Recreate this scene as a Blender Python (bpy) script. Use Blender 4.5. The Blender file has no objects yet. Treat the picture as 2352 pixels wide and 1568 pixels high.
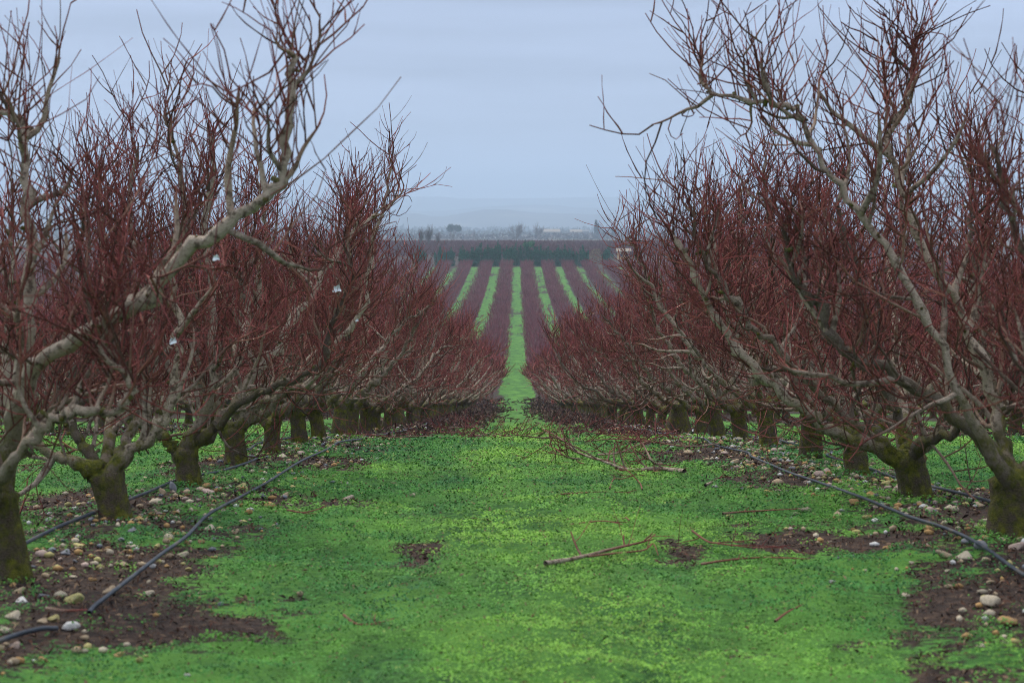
import bpy, math, random
import numpy as np
from mathutils import Vector

# ------------------------------------------------------------------ camera, sky, sun, exposure
sc = bpy.context.scene
COL = sc.collection
FPX = 4573.0                                   # focal length in pixels of a 2352 px wide picture (70 mm)
PITCH = math.radians(3.304)
EYE = 1.75
cam_d = bpy.data.cameras.new('camera')
cam = bpy.data.objects.new('camera', cam_d); COL.objects.link(cam)
cam.location = (0, 0, EYE)
cam.rotation_euler = (math.radians(90) - PITCH, 0, 0)
cam_d.lens = 70; cam_d.sensor_width = 36
cam_d.clip_start = 0.5; cam_d.clip_end = 60000
cam_d.dof.use_dof = True; cam_d.dof.focus_distance = 27.0; cam_d.dof.aperture_fstop = 4.5
sc.camera = cam

SUN_EL, SUN_AZ = math.radians(52), math.radians(-35)
w = bpy.data.worlds.new('World'); sc.world = w; w.use_nodes = True
nt = w.node_tree; N = nt.nodes; Lk = nt.links
bg = N['Background']
sky = N.new('ShaderNodeTexSky'); sky.sky_type = 'NISHITA'; sky.sun_disc = False
sky.sun_elevation = SUN_EL; sky.sun_rotation = SUN_AZ; sky.dust_density = 3.0; sky.air_density = 1.0
tc = N.new('ShaderNodeTexCoord')
sep = N.new('ShaderNodeSeparateXYZ'); Lk.new(tc.outputs['Generated'], sep.inputs[0])
# overcast layer: brightness rising smoothly with height, faint stretched cloud structure
ramp = N.new('ShaderNodeValToRGB'); Lk.new(sep.outputs['Z'], ramp.inputs[0])
e = ramp.color_ramp.elements
SKY0 = (4.65, 5.40, 7.45, 1); 
e[0].position = 0.0; e[0].color = (5.2, 6.35, 9.2, 1)
e[1].position = 1.0; e[1].color = (14.2, 15.2, 16.6, 1)
m_ = e.new(0.045); m_.color = (5.6, 6.55, 8.9, 1)
m_ = e.new(0.12); m_.color = (5.0, 5.95, 8.3, 1)
m_ = e.new(0.35); m_.color = (8.0, 9.0, 11.2, 1)
mp = N.new('ShaderNodeMapping'); mp.inputs['Scale'].default_value = (1.0, 1.0, 12.0)
Lk.new(tc.outputs['Generated'], mp.inputs[0])
nz = N.new('ShaderNodeTexNoise'); nz.inputs['Scale'].default_value = 3.6; nz.inputs['Detail'].default_value = 4; nz.inputs['Roughness'].default_value = .45
Lk.new(mp.outputs[0], nz.inputs[0])
mr = N.new('ShaderNodeMapRange'); mr.inputs[1].default_value = .3; mr.inputs[2].default_value = .7
mr.inputs[3].default_value = .82; mr.inputs[4].default_value = 1.15
Lk.new(nz.outputs[0], mr.inputs[0])
mul = N.new('ShaderNodeVectorMath'); mul.operation = 'SCALE'
Lk.new(ramp.outputs[0], mul.inputs[0]); Lk.new(mr.outputs[0], mul.inputs['Scale'])
mix = N.new('ShaderNodeMix'); mix.data_type = 'RGBA'; mix.inputs[0].default_value = .92
Lk.new(sky.outputs[0], mix.inputs[6]); Lk.new(mul.outputs[0], mix.inputs[7])
Lk.new(mix.outputs[2], bg.inputs[0]); bg.inputs[1].default_value = .070

sd = bpy.data.lights.new('sun', 'SUN'); sd.energy = 1.5; sd.angle = math.radians(14); sd.color = (1, .93, .82)
sun = bpy.data.objects.new('sun', sd); COL.objects.link(sun)
sdir = Vector((math.sin(SUN_AZ) * math.cos(SUN_EL), -math.cos(SUN_AZ) * math.cos(SUN_EL) * -1, math.sin(SUN_EL)))
sun.rotation_euler = sdir.to_track_quat('Z', 'Y').to_euler()

vs = sc.view_settings
vs.view_transform = 'Standard'; vs.look = 'None'; vs.exposure = 0.54; vs.gamma = 1.0; vs.use_curve_mapping = False
cy = sc.cycles
cy.max_bounces = 4; cy.diffuse_bounces = 3; cy.glossy_bounces = 1; cy.transmission_bounces = 1
cy.transparent_max_bounces = 4; cy.volume_bounces = 1; cy.caustics_reflective = False; cy.caustics_refractive = False
cy.filter_width = .9; cy.use_denoising = True; cy.denoiser = 'OPENIMAGEDENOISE'; cy.denoising_input_passes = 'RGB_ALBEDO_NORMAL'; cy.denoising_prefilter = 'NONE'

rng = np.random.default_rng(7)
random.seed(7)

# ------------------------------------------------------------------ helpers
def nrm(v):
    return v / np.maximum(np.linalg.norm(v, axis=-1, keepdims=True), 1e-9)

_ch, _sh = math.cos(PITCH), math.sin(PITCH)
def P(x, y, Y):
    """pixel of the 2352 px wide photograph -> world point at distance Y"""
    u, v = (x - 1176) / FPX, (784 - y) / FPX
    d = (u, _ch + v * _sh, -_sh + v * _ch)
    t = Y / d[1]
    return np.array((d[0] * t, Y, EYE + d[2] * t))

def hash2(i, j, s):
    h = (i.astype(np.int64) * 374761393 + j.astype(np.int64) * 668265263 + s * 1442695041) & 0xffffffff
    h = ((h ^ (h >> 13)) * 1274126177) & 0xffffffff
    return ((h ^ (h >> 16)) & 0xffffff) / float(0xffffff)
def vn(x, y, s=0):
    x = np.asarray(x, float); y = np.asarray(y, float)
    i = np.floor(x); j = np.floor(y); fx = x - i; fy = y - j
    fx = fx * fx * (3 - 2 * fx); fy = fy * fy * (3 - 2 * fy)
    a = hash2(i, j, s); b = hash2(i + 1, j, s); c = hash2(i, j + 1, s); d = hash2(i + 1, j + 1, s)
    return (a * (1 - fx) + b * fx) * (1 - fy) + (c * (1 - fx) + d * fx) * fy
def fbm(x, y, s=0, o=4):
    t = 0; a = .5; n = 0
    for k in range(o):
        t = t + a * vn(x * 2 ** k + 17.3 * k, y * 2 ** k - 9.1 * k, s + k); n += a; a *= .55
    return t / n
def sst(a, b, x):
    t = np.clip((x - a) / (b - a), 0, 1); return t * t * (3 - 2 * t)

# ------------------------------------------------------------------ terrain
PZ = np.array([-60, -10, 0, 5, 8, 10, 12, 15, 18, 21, 24, 28, 33, 42, 54, 70, 86, 105, 130, 158, 200, 250, 300, 355, 410, 468, 520, 556, 600, 700, 820, 900, 1100, 1700, 4600, 5200, 7000, 12000, 40000.])
PD = np.array([2.2, 1.72, 1.70, 1.74, 1.78, 1.83, 1.89, 2.05, 2.23, 2.45, 2.66, 3.03, 3.5, 4.3, 5.35, 6.75, 8.1, 9.75, 11.9, 13.2, 15.0, 15.9, 16.2, 16.0, 15.5, 14.2, 12.4, 11.1, 11.0, 9.9, 8.6, 8.9, 11.3, 12.0, 12.4, 34., 60., 60., 60.])
def ground_z(x, y, fine=True):
    x = np.asarray(x, float); y = np.asarray(y, float)
    d = np.interp(y, PZ, PD)
    for o in (-.5, .5):                                     # soften the corners of the profile
        d = d + np.interp(y + o * np.clip(np.abs(y) * .12, 0, 60), PZ, PD)
    z = EYE - d / 3
    r = np.abs(((x + 2.55 + 2.75) % 5.5) - 2.75)             # distance to the nearest row
    near = sst(160, 30, y)
    z = z + near * .05 * (1 - sst(0.3, 1.1, r)) 
    z = z - near * .025 * np.exp(-((r - 1.9) / .22) ** 2)      # shallow wheel tracks
    if fine:
        z = z + near * (.05 * (fbm(x * .9, y * .9, 3, 2) - .5) + .035 * (fbm(x * 3.2, y * 3.2, 5, 2) - .5))
    z = z + (1 - near) * 1.2 * (fbm(x * .011 + 3, y * .006, 9, 2) - .5) * sst(60, 200, np.abs(x))
    return z

def row_shift(y): return np.clip(.0026 * (np.asarray(y, float) - 120), 0, 1.3)
def green_at(x, y):
    x = x - row_shift(y)
    """how much of the ground is green cover, 0..1, less shadow lines painted far off"""
    r = np.abs(((x + 2.55 + 2.75) % 5.5) - 2.75)
    big = fbm(x * .55, y * .42, 21, 3); sm = fbm(x * 2.4, y * 1.9, 31, 3)
    g = .36 + .72 * sst(.4, 1.5, r) + (big - .5) * 1.7 * (1 - .45 * sst(1.2, 2.2, r)) + (fbm(x * 5.5, y * 4.5, 37, 2) - .5) * .8 + (sm - .5) * 1.25 * (1 - .35 * sst(1.2, 2.2, r))
    # dark bare patches seen beside the left hose and at the right
    for (cx, cy, rx, ry, a) in ((-1.5, 8.85, .42, .30, .9), (-1.0, 8.65, .3, .16, .6), (-1.0, 9.6, .2, .5, .4), (1.75, 11.9, .55, .5, .7), (1.4, 14.2, .35, .5, .5), (2.1, 9.4, .25, .5, .5), (-.5, 9.2, .14, .5, .45),
                                (-1.15, 16.5, .35, .5, .6), (-1.1, 14.1, .35, .4, .6), (2.0, 16.5, .5, 1.2, .8), (1.55, 12.9, .5, .3, .6), (-1.45, 12.2, .3, .8, .5), (-1.6, 19.5, .5, 1.5, .7), (-1.2, 24.5, .5, 2., .6), (1.9, 21.5, .6, 2.2, .8), (1.5, 26, .6, 2.5, .8), (-.45, 11.0, .12, .8, .4), (-.5, 8.1, .25, .3, .4)):
        g = g - a * np.exp(-(((x - cx) / rx) ** 2 + ((y - cy) / ry) ** 2) ** 1.5)
    cx = (x - .2 + 2.75) % 5.5 - 2.75
    g = g - .55 * np.exp(-((np.abs(cx) - .78) / .19) ** 2) * sst(.42, .62, fbm(x * .9, y * .45, 95, 3)) * sst(45, 30, y)
    g = g - 1.2 * sst(60, 95, y) * sst(1.02, 1.45, np.abs(cx) - sst(140, 220, y) * .30 + .75 * (fbm(x * .5, y * .06, 71, 3) - .5))
    g = g - .65 * sst(55, 90, y) * sst(240, 130, y) * np.exp(-((np.abs(cx) - .72) / .26) ** 2) * sst(.3, .5, fbm(x * .01 + 1, y * .09, 41, 2))
    g = g - .75 * sst(27, 36, y) * sst(110, 60, y) * sst(.55, 1.15, np.abs(cx) + .35 * (fbm(x, y * .3, 77, 2) - .5))
    g = g - .55 * np.exp(-((y - 36) / 3.4) ** 2) * sst(.35, .6, fbm(x * 1.1, y * .35, 47, 2))
    g = g - .45 * sst(150, 260, y) * sst(600, 560, y) * np.exp(-((np.abs(cx) - .8) / .22) ** 2) * sst(.42, .6, fbm(x * .05, y * .035, 44, 2))
    g = g - .6 * sst(240, 300, y) * sst(.54, .66, fbm(x * .35, y * .09, 49, 3)) - .35 * sst(3, 8, x) * sst(200, 300, y) * sst(.4, .6, fbm(x * .6, y * .04, 52, 2))  # shadow lines across the far stripes, painted as gaps in the green
    g = g - 1.4 * sst(556, 562, y)
    return np.clip(g, 0, 1)

def mesh_np(name, V, F4=None, F3=None, attrs=None, smooth=True):
    me = bpy.data.meshes.new(name)
    F4 = np.zeros((0, 4), np.int32) if F4 is None else np.asarray(F4, np.int32)
    F3 = np.zeros((0, 3), np.int32) if F3 is None else np.asarray(F3, np.int32)
    me.vertices.add(len(V)); me.vertices.foreach_set('co', np.asarray(V, np.float32).ravel())
    nl = F4.size + F3.size
    me.loops.add(nl); me.loops.foreach_set('vertex_index', np.concatenate([F4.ravel(), F3.ravel()]).astype(np.int32))
    npol = len(F4) + len(F3)
    me.polygons.add(npol)
    st = np.concatenate([np.arange(len(F4)) * 4, F4.size + np.arange(len(F3)) * 3]).astype(np.int32)
    me.polygons.foreach_set('loop_start', st)
    for k, a in (attrs or {}).items():
        a = np.asarray(a, np.float32)
        if a.ndim == 1:
            at = me.attributes.new(k, 'FLOAT', 'POINT'); at.data.foreach_set('value', a)
        else:
            at = me.attributes.new(k, 'FLOAT_COLOR', 'POINT')
            c = np.ones((len(a), 4), np.float32); c[:, :3] = a; at.data.foreach_set('color', c.ravel())
    me.update(calc_edges=True)
    if not smooth:
        me.polygons.foreach_set('use_smooth', np.zeros(npol, bool))
    return me

def link(name, me, mat=None, parent=None, loc=None, **props):
    o = bpy.data.objects.new(name, me)
    COL.objects.link(o)
    if mat is not None and me is not None and len(me.materials) == 0:
        me.materials.append(mat)
    if parent is not None: o.parent = parent
    if loc is not None: o.location = loc
    for k, v in props.items(): o[k] = v
    return o

class Geo:
    """collects tubes and blades of one object"""
    def __init__(s): s.V = []; s.F4 = []; s.F3 = []; s.A = {'rad': [], 'rnd': [], 'moss': []}; s.n = 0
    def add(s, V, F4=None, F3=None, rad=0, rnd=0, moss=0):
        m = len(V)
        s.V.append(V)
        if F4 is not None: s.F4.append(F4 + s.n)
        if F3 is not None: s.F3.append(F3 + s.n)
        for k, a in (('rad', rad), ('rnd', rnd), ('moss', moss)):
            s.A[k].append(np.broadcast_to(np.asarray(a, float), (m,)) if np.ndim(a) <= 1 and np.size(a) in (1, m) else np.asarray(a).ravel())
        s.n += m
    def tubes(s, PP, RR, sides, moss=0, rnd=None, bump=0.0, flute=0., crad=1.):
        n, m, _ = PP.shape
        T = np.empty_like(PP)
        T[:, 1:-1] = PP[:, 2:] - PP[:, :-2]; T[:, 0] = PP[:, 1] - PP[:, 0]; T[:, -1] = PP[:, -1] - PP[:, -2]
        T = nrm(T)
        ref = rng.normal(size=(n, 3)); Nn = nrm(np.cross(T[:, 0], ref))
        ang = np.arange(sides) * 2 * np.pi / sides
        ca, sa = np.cos(ang)[None, :, None], np.sin(ang)[None, :, None]
        V = np.empty((n, m, sides, 3)); fl = 1 + flute * rng.normal(size=(n, sides, 1))
        for i in range(m):
            Nn = nrm(Nn - T[:, i] * np.sum(Nn * T[:, i], -1, keepdims=True))
            B = np.cross(T[:, i], Nn)
            r = RR[:, i][:, None, None] * fl
            if bump: r = r * (1 + bump * rng.normal(size=(n, sides, 1)))
            V[:, i] = PP[:, i][:, None] + r * (ca * Nn[:, None] + sa * B[:, None])
        idx = np.arange(n * m * sides).reshape(n, m, sides)
        a = idx[:, :-1]; b = idx[:, 1:]
        F = np.stack([a, np.roll(a, -1, 2), np.roll(b, -1, 2), b], -1).reshape(-1, 4)
        rn = rng.random(n) if rnd is None else np.broadcast_to(rnd, (n,))
        mo = np.broadcast_to(np.asarray(moss, float), (n, m)) if np.ndim(moss) < 2 else moss
        s.add(V.reshape(-1, 3), F, None, np.repeat(RR.reshape(-1) * crad, sides), np.repeat(rn, m * sides), np.repeat(mo.reshape(-1), sides))
    def mesh(s, name):
        cat = lambda L, k: np.concatenate(L) if L else np.zeros((0, k), np.int32)
        return mesh_np(name, np.concatenate(s.V), cat(s.F4, 4), cat(s.F3, 3), {k: np.concatenate(v) for k, v in s.A.items()})

# ------------------------------------------------------------------ node helpers and materials
class NT:
    def __init__(s, name):
        s.m = bpy.data.materials.new(name); s.m.use_nodes = True
        s.t = s.m.node_tree; s.n = s.t.nodes; s.b = s.n['Principled BSDF']
        s.b.inputs['Roughness'].default_value = .9; s.b.inputs['Specular IOR Level'].default_value = .25
    def l(s, a, b): s.t.links.new(a, b)
    def attr(s, name, out='Fac'):
        a = s.n.new('ShaderNodeAttribute'); a.attribute_name = name; return a.outputs[out]
    def noise(s, scale, detail=3, rough=.55, co='Object', stretch=None, dist=0):
        t = s.n.new('ShaderNodeTexCoord'); x = s.n.new('ShaderNodeTexNoise')
        x.inputs['Scale'].default_value = scale; x.inputs['Detail'].default_value = detail; x.inputs['Roughness'].default_value = rough
        x.inputs['Distortion'].default_value = dist
        if stretch:
            mp = s.n.new('ShaderNodeMapping'); mp.inputs['Scale'].default_value = stretch
            s.l(t.outputs[co], mp.inputs[0]); s.l(mp.outputs[0], x.inputs[0])
        else: s.l(t.outputs[co], x.inputs[0])
        return x.outputs['Fac']
    def ramp(s, fac, stops, interp='LINEAR'):
        r = s.n.new('ShaderNodeValToRGB'); r.color_ramp.interpolation = interp
        el = r.color_ramp.elements
        while len(el) < len(stops): el.new(.5)
        for k, (p, c) in enumerate(stops):
            el[k].position = p; el[k].color = tuple(c) + (1,) if len(c) == 3 else c
        s.l(fac, r.inputs[0]); return r.outputs[0]
    def rng(s, v, a, b, c=0., d=1.):
        r = s.n.new('ShaderNodeMapRange')
        for i, q in enumerate((a, b, c, d)): r.inputs[i + 1].default_value = q
        s.l(v, r.inputs[0]); return r.outputs[0]
    def math(s, op, a, b=None, clamp=False):
        r = s.n.new('ShaderNodeMath'); r.operation = op; r.use_clamp = clamp
        for i, q in enumerate((a, b)):
            if q is None: continue
            if isinstance(q, (int, float)): r.inputs[i].default_value = q
            else: s.l(q, r.inputs[i])
        return r.outputs[0]
    def mix(s, f, a, b, mode='MIX'):
        r = s.n.new('ShaderNodeMix'); r.data_type = 'RGBA'; r.blend_type = mode
        for i, q in ((0, f), (6, a), (7, b)):
            if isinstance(q, (int, float)): r.inputs[i].default_value = q
            elif isinstance(q, tuple): r.inputs[i].default_value = q + (1,) if len(q) == 3 else q
            else: s.l(q, r.inputs[i])
        return r.outputs[2]
    def bump(s, h, dist, strength=1.):
        b = s.n.new('ShaderNodeBump'); b.inputs['Distance'].default_value = dist; b.inputs['Strength'].default_value = strength
        s.l(h, b.inputs['Height']); s.l(b.outputs[0], s.b.inputs['Normal'])
    def out(s, col, rough=None):
        s.l(col, s.b.inputs['Base Color'])
        if rough is not None: s.b.inputs['Roughness'].default_value = rough
        return s.m

def bark_material():
    t = NT('peach_bark')
    rad = t.rng(t.attr('rad'), 0, .05)
    c = t.ramp(rad, [(0, (.32, .068, .080)), (.07, (.30, .080, .072)), (.115, (.26, .10, .07)), (.17, (.26, .165, .115)), (.34, (.33, .24, .175)), (.62, (.54, .43, .325)), (1, (.64, .52, .40))])
    rv = t.rng(t.attr('rnd'), 0, 1, .62, 1.4)
    thin = t.math('LESS_THAN', t.attr('rad'), .0075); c = t.mix(t.math('MULTIPLY', t.rng(t.attr('rnd'), .78, 1., 0, .8), thin), c, (.24, .155, .11))
    v = t.n.new('ShaderNodeHueSaturation'); t.l(c, v.inputs['Color']); t.l(t.rng(t.math('FRACT', t.math('MULTIPLY', t.attr('rnd'), 7.3)), 0, 1, .34, 1.62), v.inputs['Value']); c = v.outputs[0]
    big = t.math('GREATER_THAN', t.attr('rad'), .011)
    n1 = t.noise(22, 4, .6); n2 = t.noise(75, 3, .6, stretch=(1, 1, 2.6))
    c = t.mix(t.math('MULTIPLY', t.rng(n1, .52, .60), t.math('MULTIPLY', big, .82)), c, (.13, .09, .062))
    c = t.mix(t.math('MULTIPLY', t.rng(n2, .58, .64), t.math('MULTIPLY', big, .75)), c, (.04, .03, .024))
    pale = t.math('MULTIPLY', t.math('GREATER_THAN', t.attr('rnd'), .32), t.rng(t.attr('rad'), .006, .012)); c = t.mix(t.math('MULTIPLY', pale, t.rng(n1, .62, .40, 0, .8)), c, (.56, .45, .35))
    ms = t.attr('moss')
    n3 = t.noise(9, 4, .65)
    dark = t.math('MULTIPLY', ms, .96, True)
    c = t.mix(dark, c, t.mix(t.rng(n2, .35, .65), (.028, .020, .013), (.15, .11, .072)))
    mf = t.math('MULTIPLY', t.rng(ms, .02, .7), t.rng(n3, .40, .58), True)
    c = t.mix(mf, c, t.mix(t.rng(n1,.35,.65), (.045, .052, .006), (.19, .185, .020)))
    t.bump(t.math('ADD', n2, n1), .02, 1.)
    return t.out(c, .88)
BARK = bark_material()

def attr_col_mat(name, rough=.9, nscale=0, lo=.8, hi=1.2, spec=.25, trans=0):
    t = NT(name)
    c = t.attr('col', 'Color')
    if nscale:
        n = t.noise(nscale, 3)
        v = t.n.new('ShaderNodeHueSaturation'); t.l(c, v.inputs['Color']); t.l(t.rng(n, .3, .7, lo, hi), v.inputs['Value']); c = v.outputs[0]
    t.b.inputs['Specular IOR Level'].default_value = spec
    return t.out(c, rough)

# ------------------------------------------------------------------ ground sheet
def ground():
    def lines(fine_to, step, grow, far):
        a = [0.]
        while a[-1] < fine_to: a.append(a[-1] + step)
        s_ = step
        while a[-1] < far: s_ *= grow; a.append(a[-1] + s_)
        return np.array(a)
    xp = lines(5.5, .09, 1.045, 26000)
    xs = np.concatenate([-xp[:0:-1], xp])
    yp = [-12., -8, -4, 0, 2, 4, 5]
    while yp[-1] < 30000:
        yp.append(yp[-1] + max(.07, .0075 * yp[-1] if yp[-1] < 620 else .03 * yp[-1]))
    ys = np.array(yp)
    X, Y = np.meshgrid(xs, ys)
    Z = ground_z(X, Y)
    G = green_at(X, Y)
    V = np.stack([X, Y, Z], -1).reshape(-1, 3)
    ny, nx = X.shape
    idx = np.arange(nx * ny).reshape(ny, nx)
    F = np.stack([idx[:-1, :-1], idx[:-1, 1:], idx[1:, 1:], idx[1:, :-1]], -1).reshape(-1, 4)
    far = sst(900, 1100, Y).reshape(-1)
    me = mesh_np('ground', V, F, None, {'green': G.reshape(-1), 'far': far})
    t = NT('orchard_ground')
    g = t.attr('green')
    n1 = t.noise(14, 5, .62); n2 = t.noise(3.1, 3, .55); n3 = t.noise(55, 3, .6)
    n4 = t.noise(1.2, 3, .55, stretch=(1, .35, 1))
    soil = t.ramp(n1, [(.3, (.014, .009, .007)), (.5, (.040, .024, .017)), (.66, (.085, .052, .034)), (.8, (.17, .115, .075))])
    soil = t.mix(t.rng(n3, .55, .75, 0, .5), soil, (.13, .085, .055))
    gr = t.ramp(n1, [(.28, (.012, .038, .009)), (.45, (.034, .11, .018)), (.62, (.070, .20, .030)), (.8, (.12, .27, .042))])
    gr = t.mix(t.rng(n4, .4, .62), gr, (.10, .25, .034))
    gr = t.mix(t.rng(n3, .6, .72, 0, .6), gr, (.02, .05, .012))
    f = t.math('ADD', g, t.math('MULTIPLY', t.math('SUBTRACT', n1, .5), 1.3))
    c = t.mix(t.rng(f, .36, .52), soil, gr)
    nf = t.noise(.012, 5, .6, stretch=(1, .25, 1))
    plain = t.ramp(nf, [(.3, (.06, .065, .045)), (.45, (.10, .08, .07)), (.55, (.14, .115, .08)), (.66, (.05, .07, .04)), (.8, (.17, .15, .11))])
    c = t.mix(t.attr('far'), c, plain)
    t.bump(t.math('ADD', n1, t.math('MULTIPLY', n3, .5)), .03, .8)
    link('ground', me, t.out(c, .95), kind='structure')
ground()

# ------------------------------------------------------------------ hills far beyond the plain
def hill(label_y, profile, dist, depth, col):
    pts = np.array(profile, float)                 # pixel x, pixel y (2352 px picture) of the ridge line
    xs = (pts[:, 0] - 1176) / FPX * dist; zs = EYE + (520 - pts[:, 1]) / FPX * dist
    X = np.linspace(xs[0], xs[-1], 260)
    top = np.interp(X, xs, zs) + dist * .00035 * (fbm(X * 22 / dist * 4, X * 0, 3, 4) - .5)
    rows = []
    for k, q in enumerate(np.linspace(0, 1, 14)):
        y = dist + depth * (q - .5) * 2
        h = np.where(q < .5, np.sin(min(1, q * 2) * np.pi / 2) ** .8, np.cos((q - .5) * np.pi) ** .8)
        h = h * (1 - .10 * (fbm(X * 40 / dist, X * 0 + q * 6, 8, 3)) * (1 - abs(q - .5) * 2))if k not in (6, 7) else h
        rows.append(np.stack([X, np.full_like(X, y), -62 + (top + 62) * h], -1))
    V = np.array(rows); ny, nx = V.shape[:2]
    idx = np.arange(nx * ny).reshape(ny, nx)
    F = np.stack([idx[:-1, :-1], idx[:-1, 1:], idx[1:, 1:], idx[1:, :-1]], -1).reshape(-1, 4)
    me = mesh_np('hill', V.reshape(-1, 3), F)
    t = NT('hill_rock'); n = t.noise(.004, 5, .6, stretch=(1, 1, 6))
    return link('hill', me, t.out(t.ramp(n, [(.35, tuple(q * .55 for q in col)), (.6, col), (.75, (.22, .18, .13))])), kind='structure')
hill(1, [(-3200, 470), (-1500, 480), (-400, 500), (300, 505), (700, 494), (960, 490), (1008, 500), (1060, 490), (1105, 482), (1130, 480), (1180, 482), (1210, 488), (1290, 490), (1370, 493), (1420, 491), (1700, 486), (2000, 492), (2600, 480), (4500, 476)], 6200, 900, (.07, .065, .055))
hill(2, [(-3200, 440), (-1000, 450), (300, 462), (900, 482), (1000, 486), (1090, 477), (1170, 472), (1205, 470), (1280, 470), (1310, 477), (1380, 478), (1600, 470), (2200, 455), (4500, 450)], 8200, 1000, (.05, .055, .055))
hill(3, [(-3200, 430), (-500, 440), (900, 453), (975, 452), (1030, 452), (1050, 456), (1180, 456), (1400, 453), (1900, 445), (4500, 430)], 10500, 1000, (.03, .035, .04))

# ------------------------------------------------------------------ peach tree builder
def resample(pts, m):
    """Catmull-Rom through the given points"""
    p = np.array(pts, float); p = np.vstack([2 * p[0] - p[1], p, 2 * p[-1] - p[-2]])
    n = len(p) - 3; out = []
    for t in np.linspace(0, n - 1e-6, m):
        i = int(t); f = t - i; a, b, c, d = p[i:i + 4]
        out.append(.5 * ((2 * b) + (-a + c) * f + (2 * a - 5 * b + 4 * c - d) * f * f + (-a + 3 * b - 3 * c + d) * f ** 3))
    return np.array(out)

def grow(P0, D, L, m, up, jit, zig=0.):
    n = len(P0); pts = np.empty((n, m, 3)); pts[:, 0] = P0; D = nrm(D); upv = np.array((0, 0, 1.))
    up = np.broadcast_to(up, (n,))[:, None]
    for i in range(1, m):
        D = nrm(D + upv * up + rng.normal(size=(n, 3)) * jit)
        z = nrm(np.cross(D, rng.normal(size=(n, 3)))) * zig * (1 if i % 2 else -1)
        pts[:, i] = pts[:, i - 1] + D * (L / (m - 1))[:, None] + z * (L / (m - 1))[:, None]
    return pts

def on_lines(PP, n_each, t0, t1):
    """points, tangents on each polyline; PP (n,m,3) -> (n*n_each)"""
    n, m, _ = PP.shape
    t = t0 + (t1 - t0) * (np.arange(n_each)[None] + rng.random((n, n_each))) / n_each
    f = t * (m - 1); i = np.clip(f.astype(int), 0, m - 2); f = (f - i)[..., None]
    r = np.arange(n)[:, None]
    a = PP[r, i]; b = PP[r, i + 1]
    return (a * (1 - f) + b * f).reshape(-1, 3), nrm(b - a).reshape(-1, 3), t.reshape(-1), np.repeat(np.arange(n), n_each)

def side_dirs(T, spread, upb, out=None, outb=0.):
    r = rng.normal(size=T.shape); s_ = nrm(r - T * np.sum(r * T, -1, keepdims=True))
    d = T * (1 - spread) + s_ * spread + np.array((0, 0, 1.)) * upb
    if out is not None: d = d + out * outb
    return nrm(d)

def generic_limbs(rs, n=None, reach=1.0):
    """random scaffold limbs in local coordinates, trunk from the origin"""
    n = n or rs.choice([4, 5, 5])
    lean = np.array((rs.uniform(-.16, .16), rs.uniform(-.12, .12)))
    th = rs.uniform(.36, .5)
    top = np.array((lean[0], lean[1], th))
    a0 = rs.uniform(0, 6.28); limbs = []
    for k in range(n):
        az = a0 + k * 6.283 / n + rs.uniform(-.35, .35)
        el = rs.uniform(.28, .7); L = rs.uniform(2.3, 3.0); m = 11
        p = top + np.array((math.cos(az), math.sin(az), 0)) * .02 - np.array((0, 0, .05)); pts = [p]
        for i in range(1, m):
            el = min(1.42, el + rs.uniform(.0, .17)) if i < m - 3 else el + rs.uniform(-.3, .25)
            el = max(.2, min(1.45, el)); az += rs.uniform(-.24, .24)
            p = p + np.array((math.cos(az) * math.cos(el) * reach, math.sin(az) * math.cos(el) * reach, math.sin(el))) * L / (m - 1)
            pts.append(p)
        limbs.append(np.array(pts))
    return top, limbs

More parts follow.
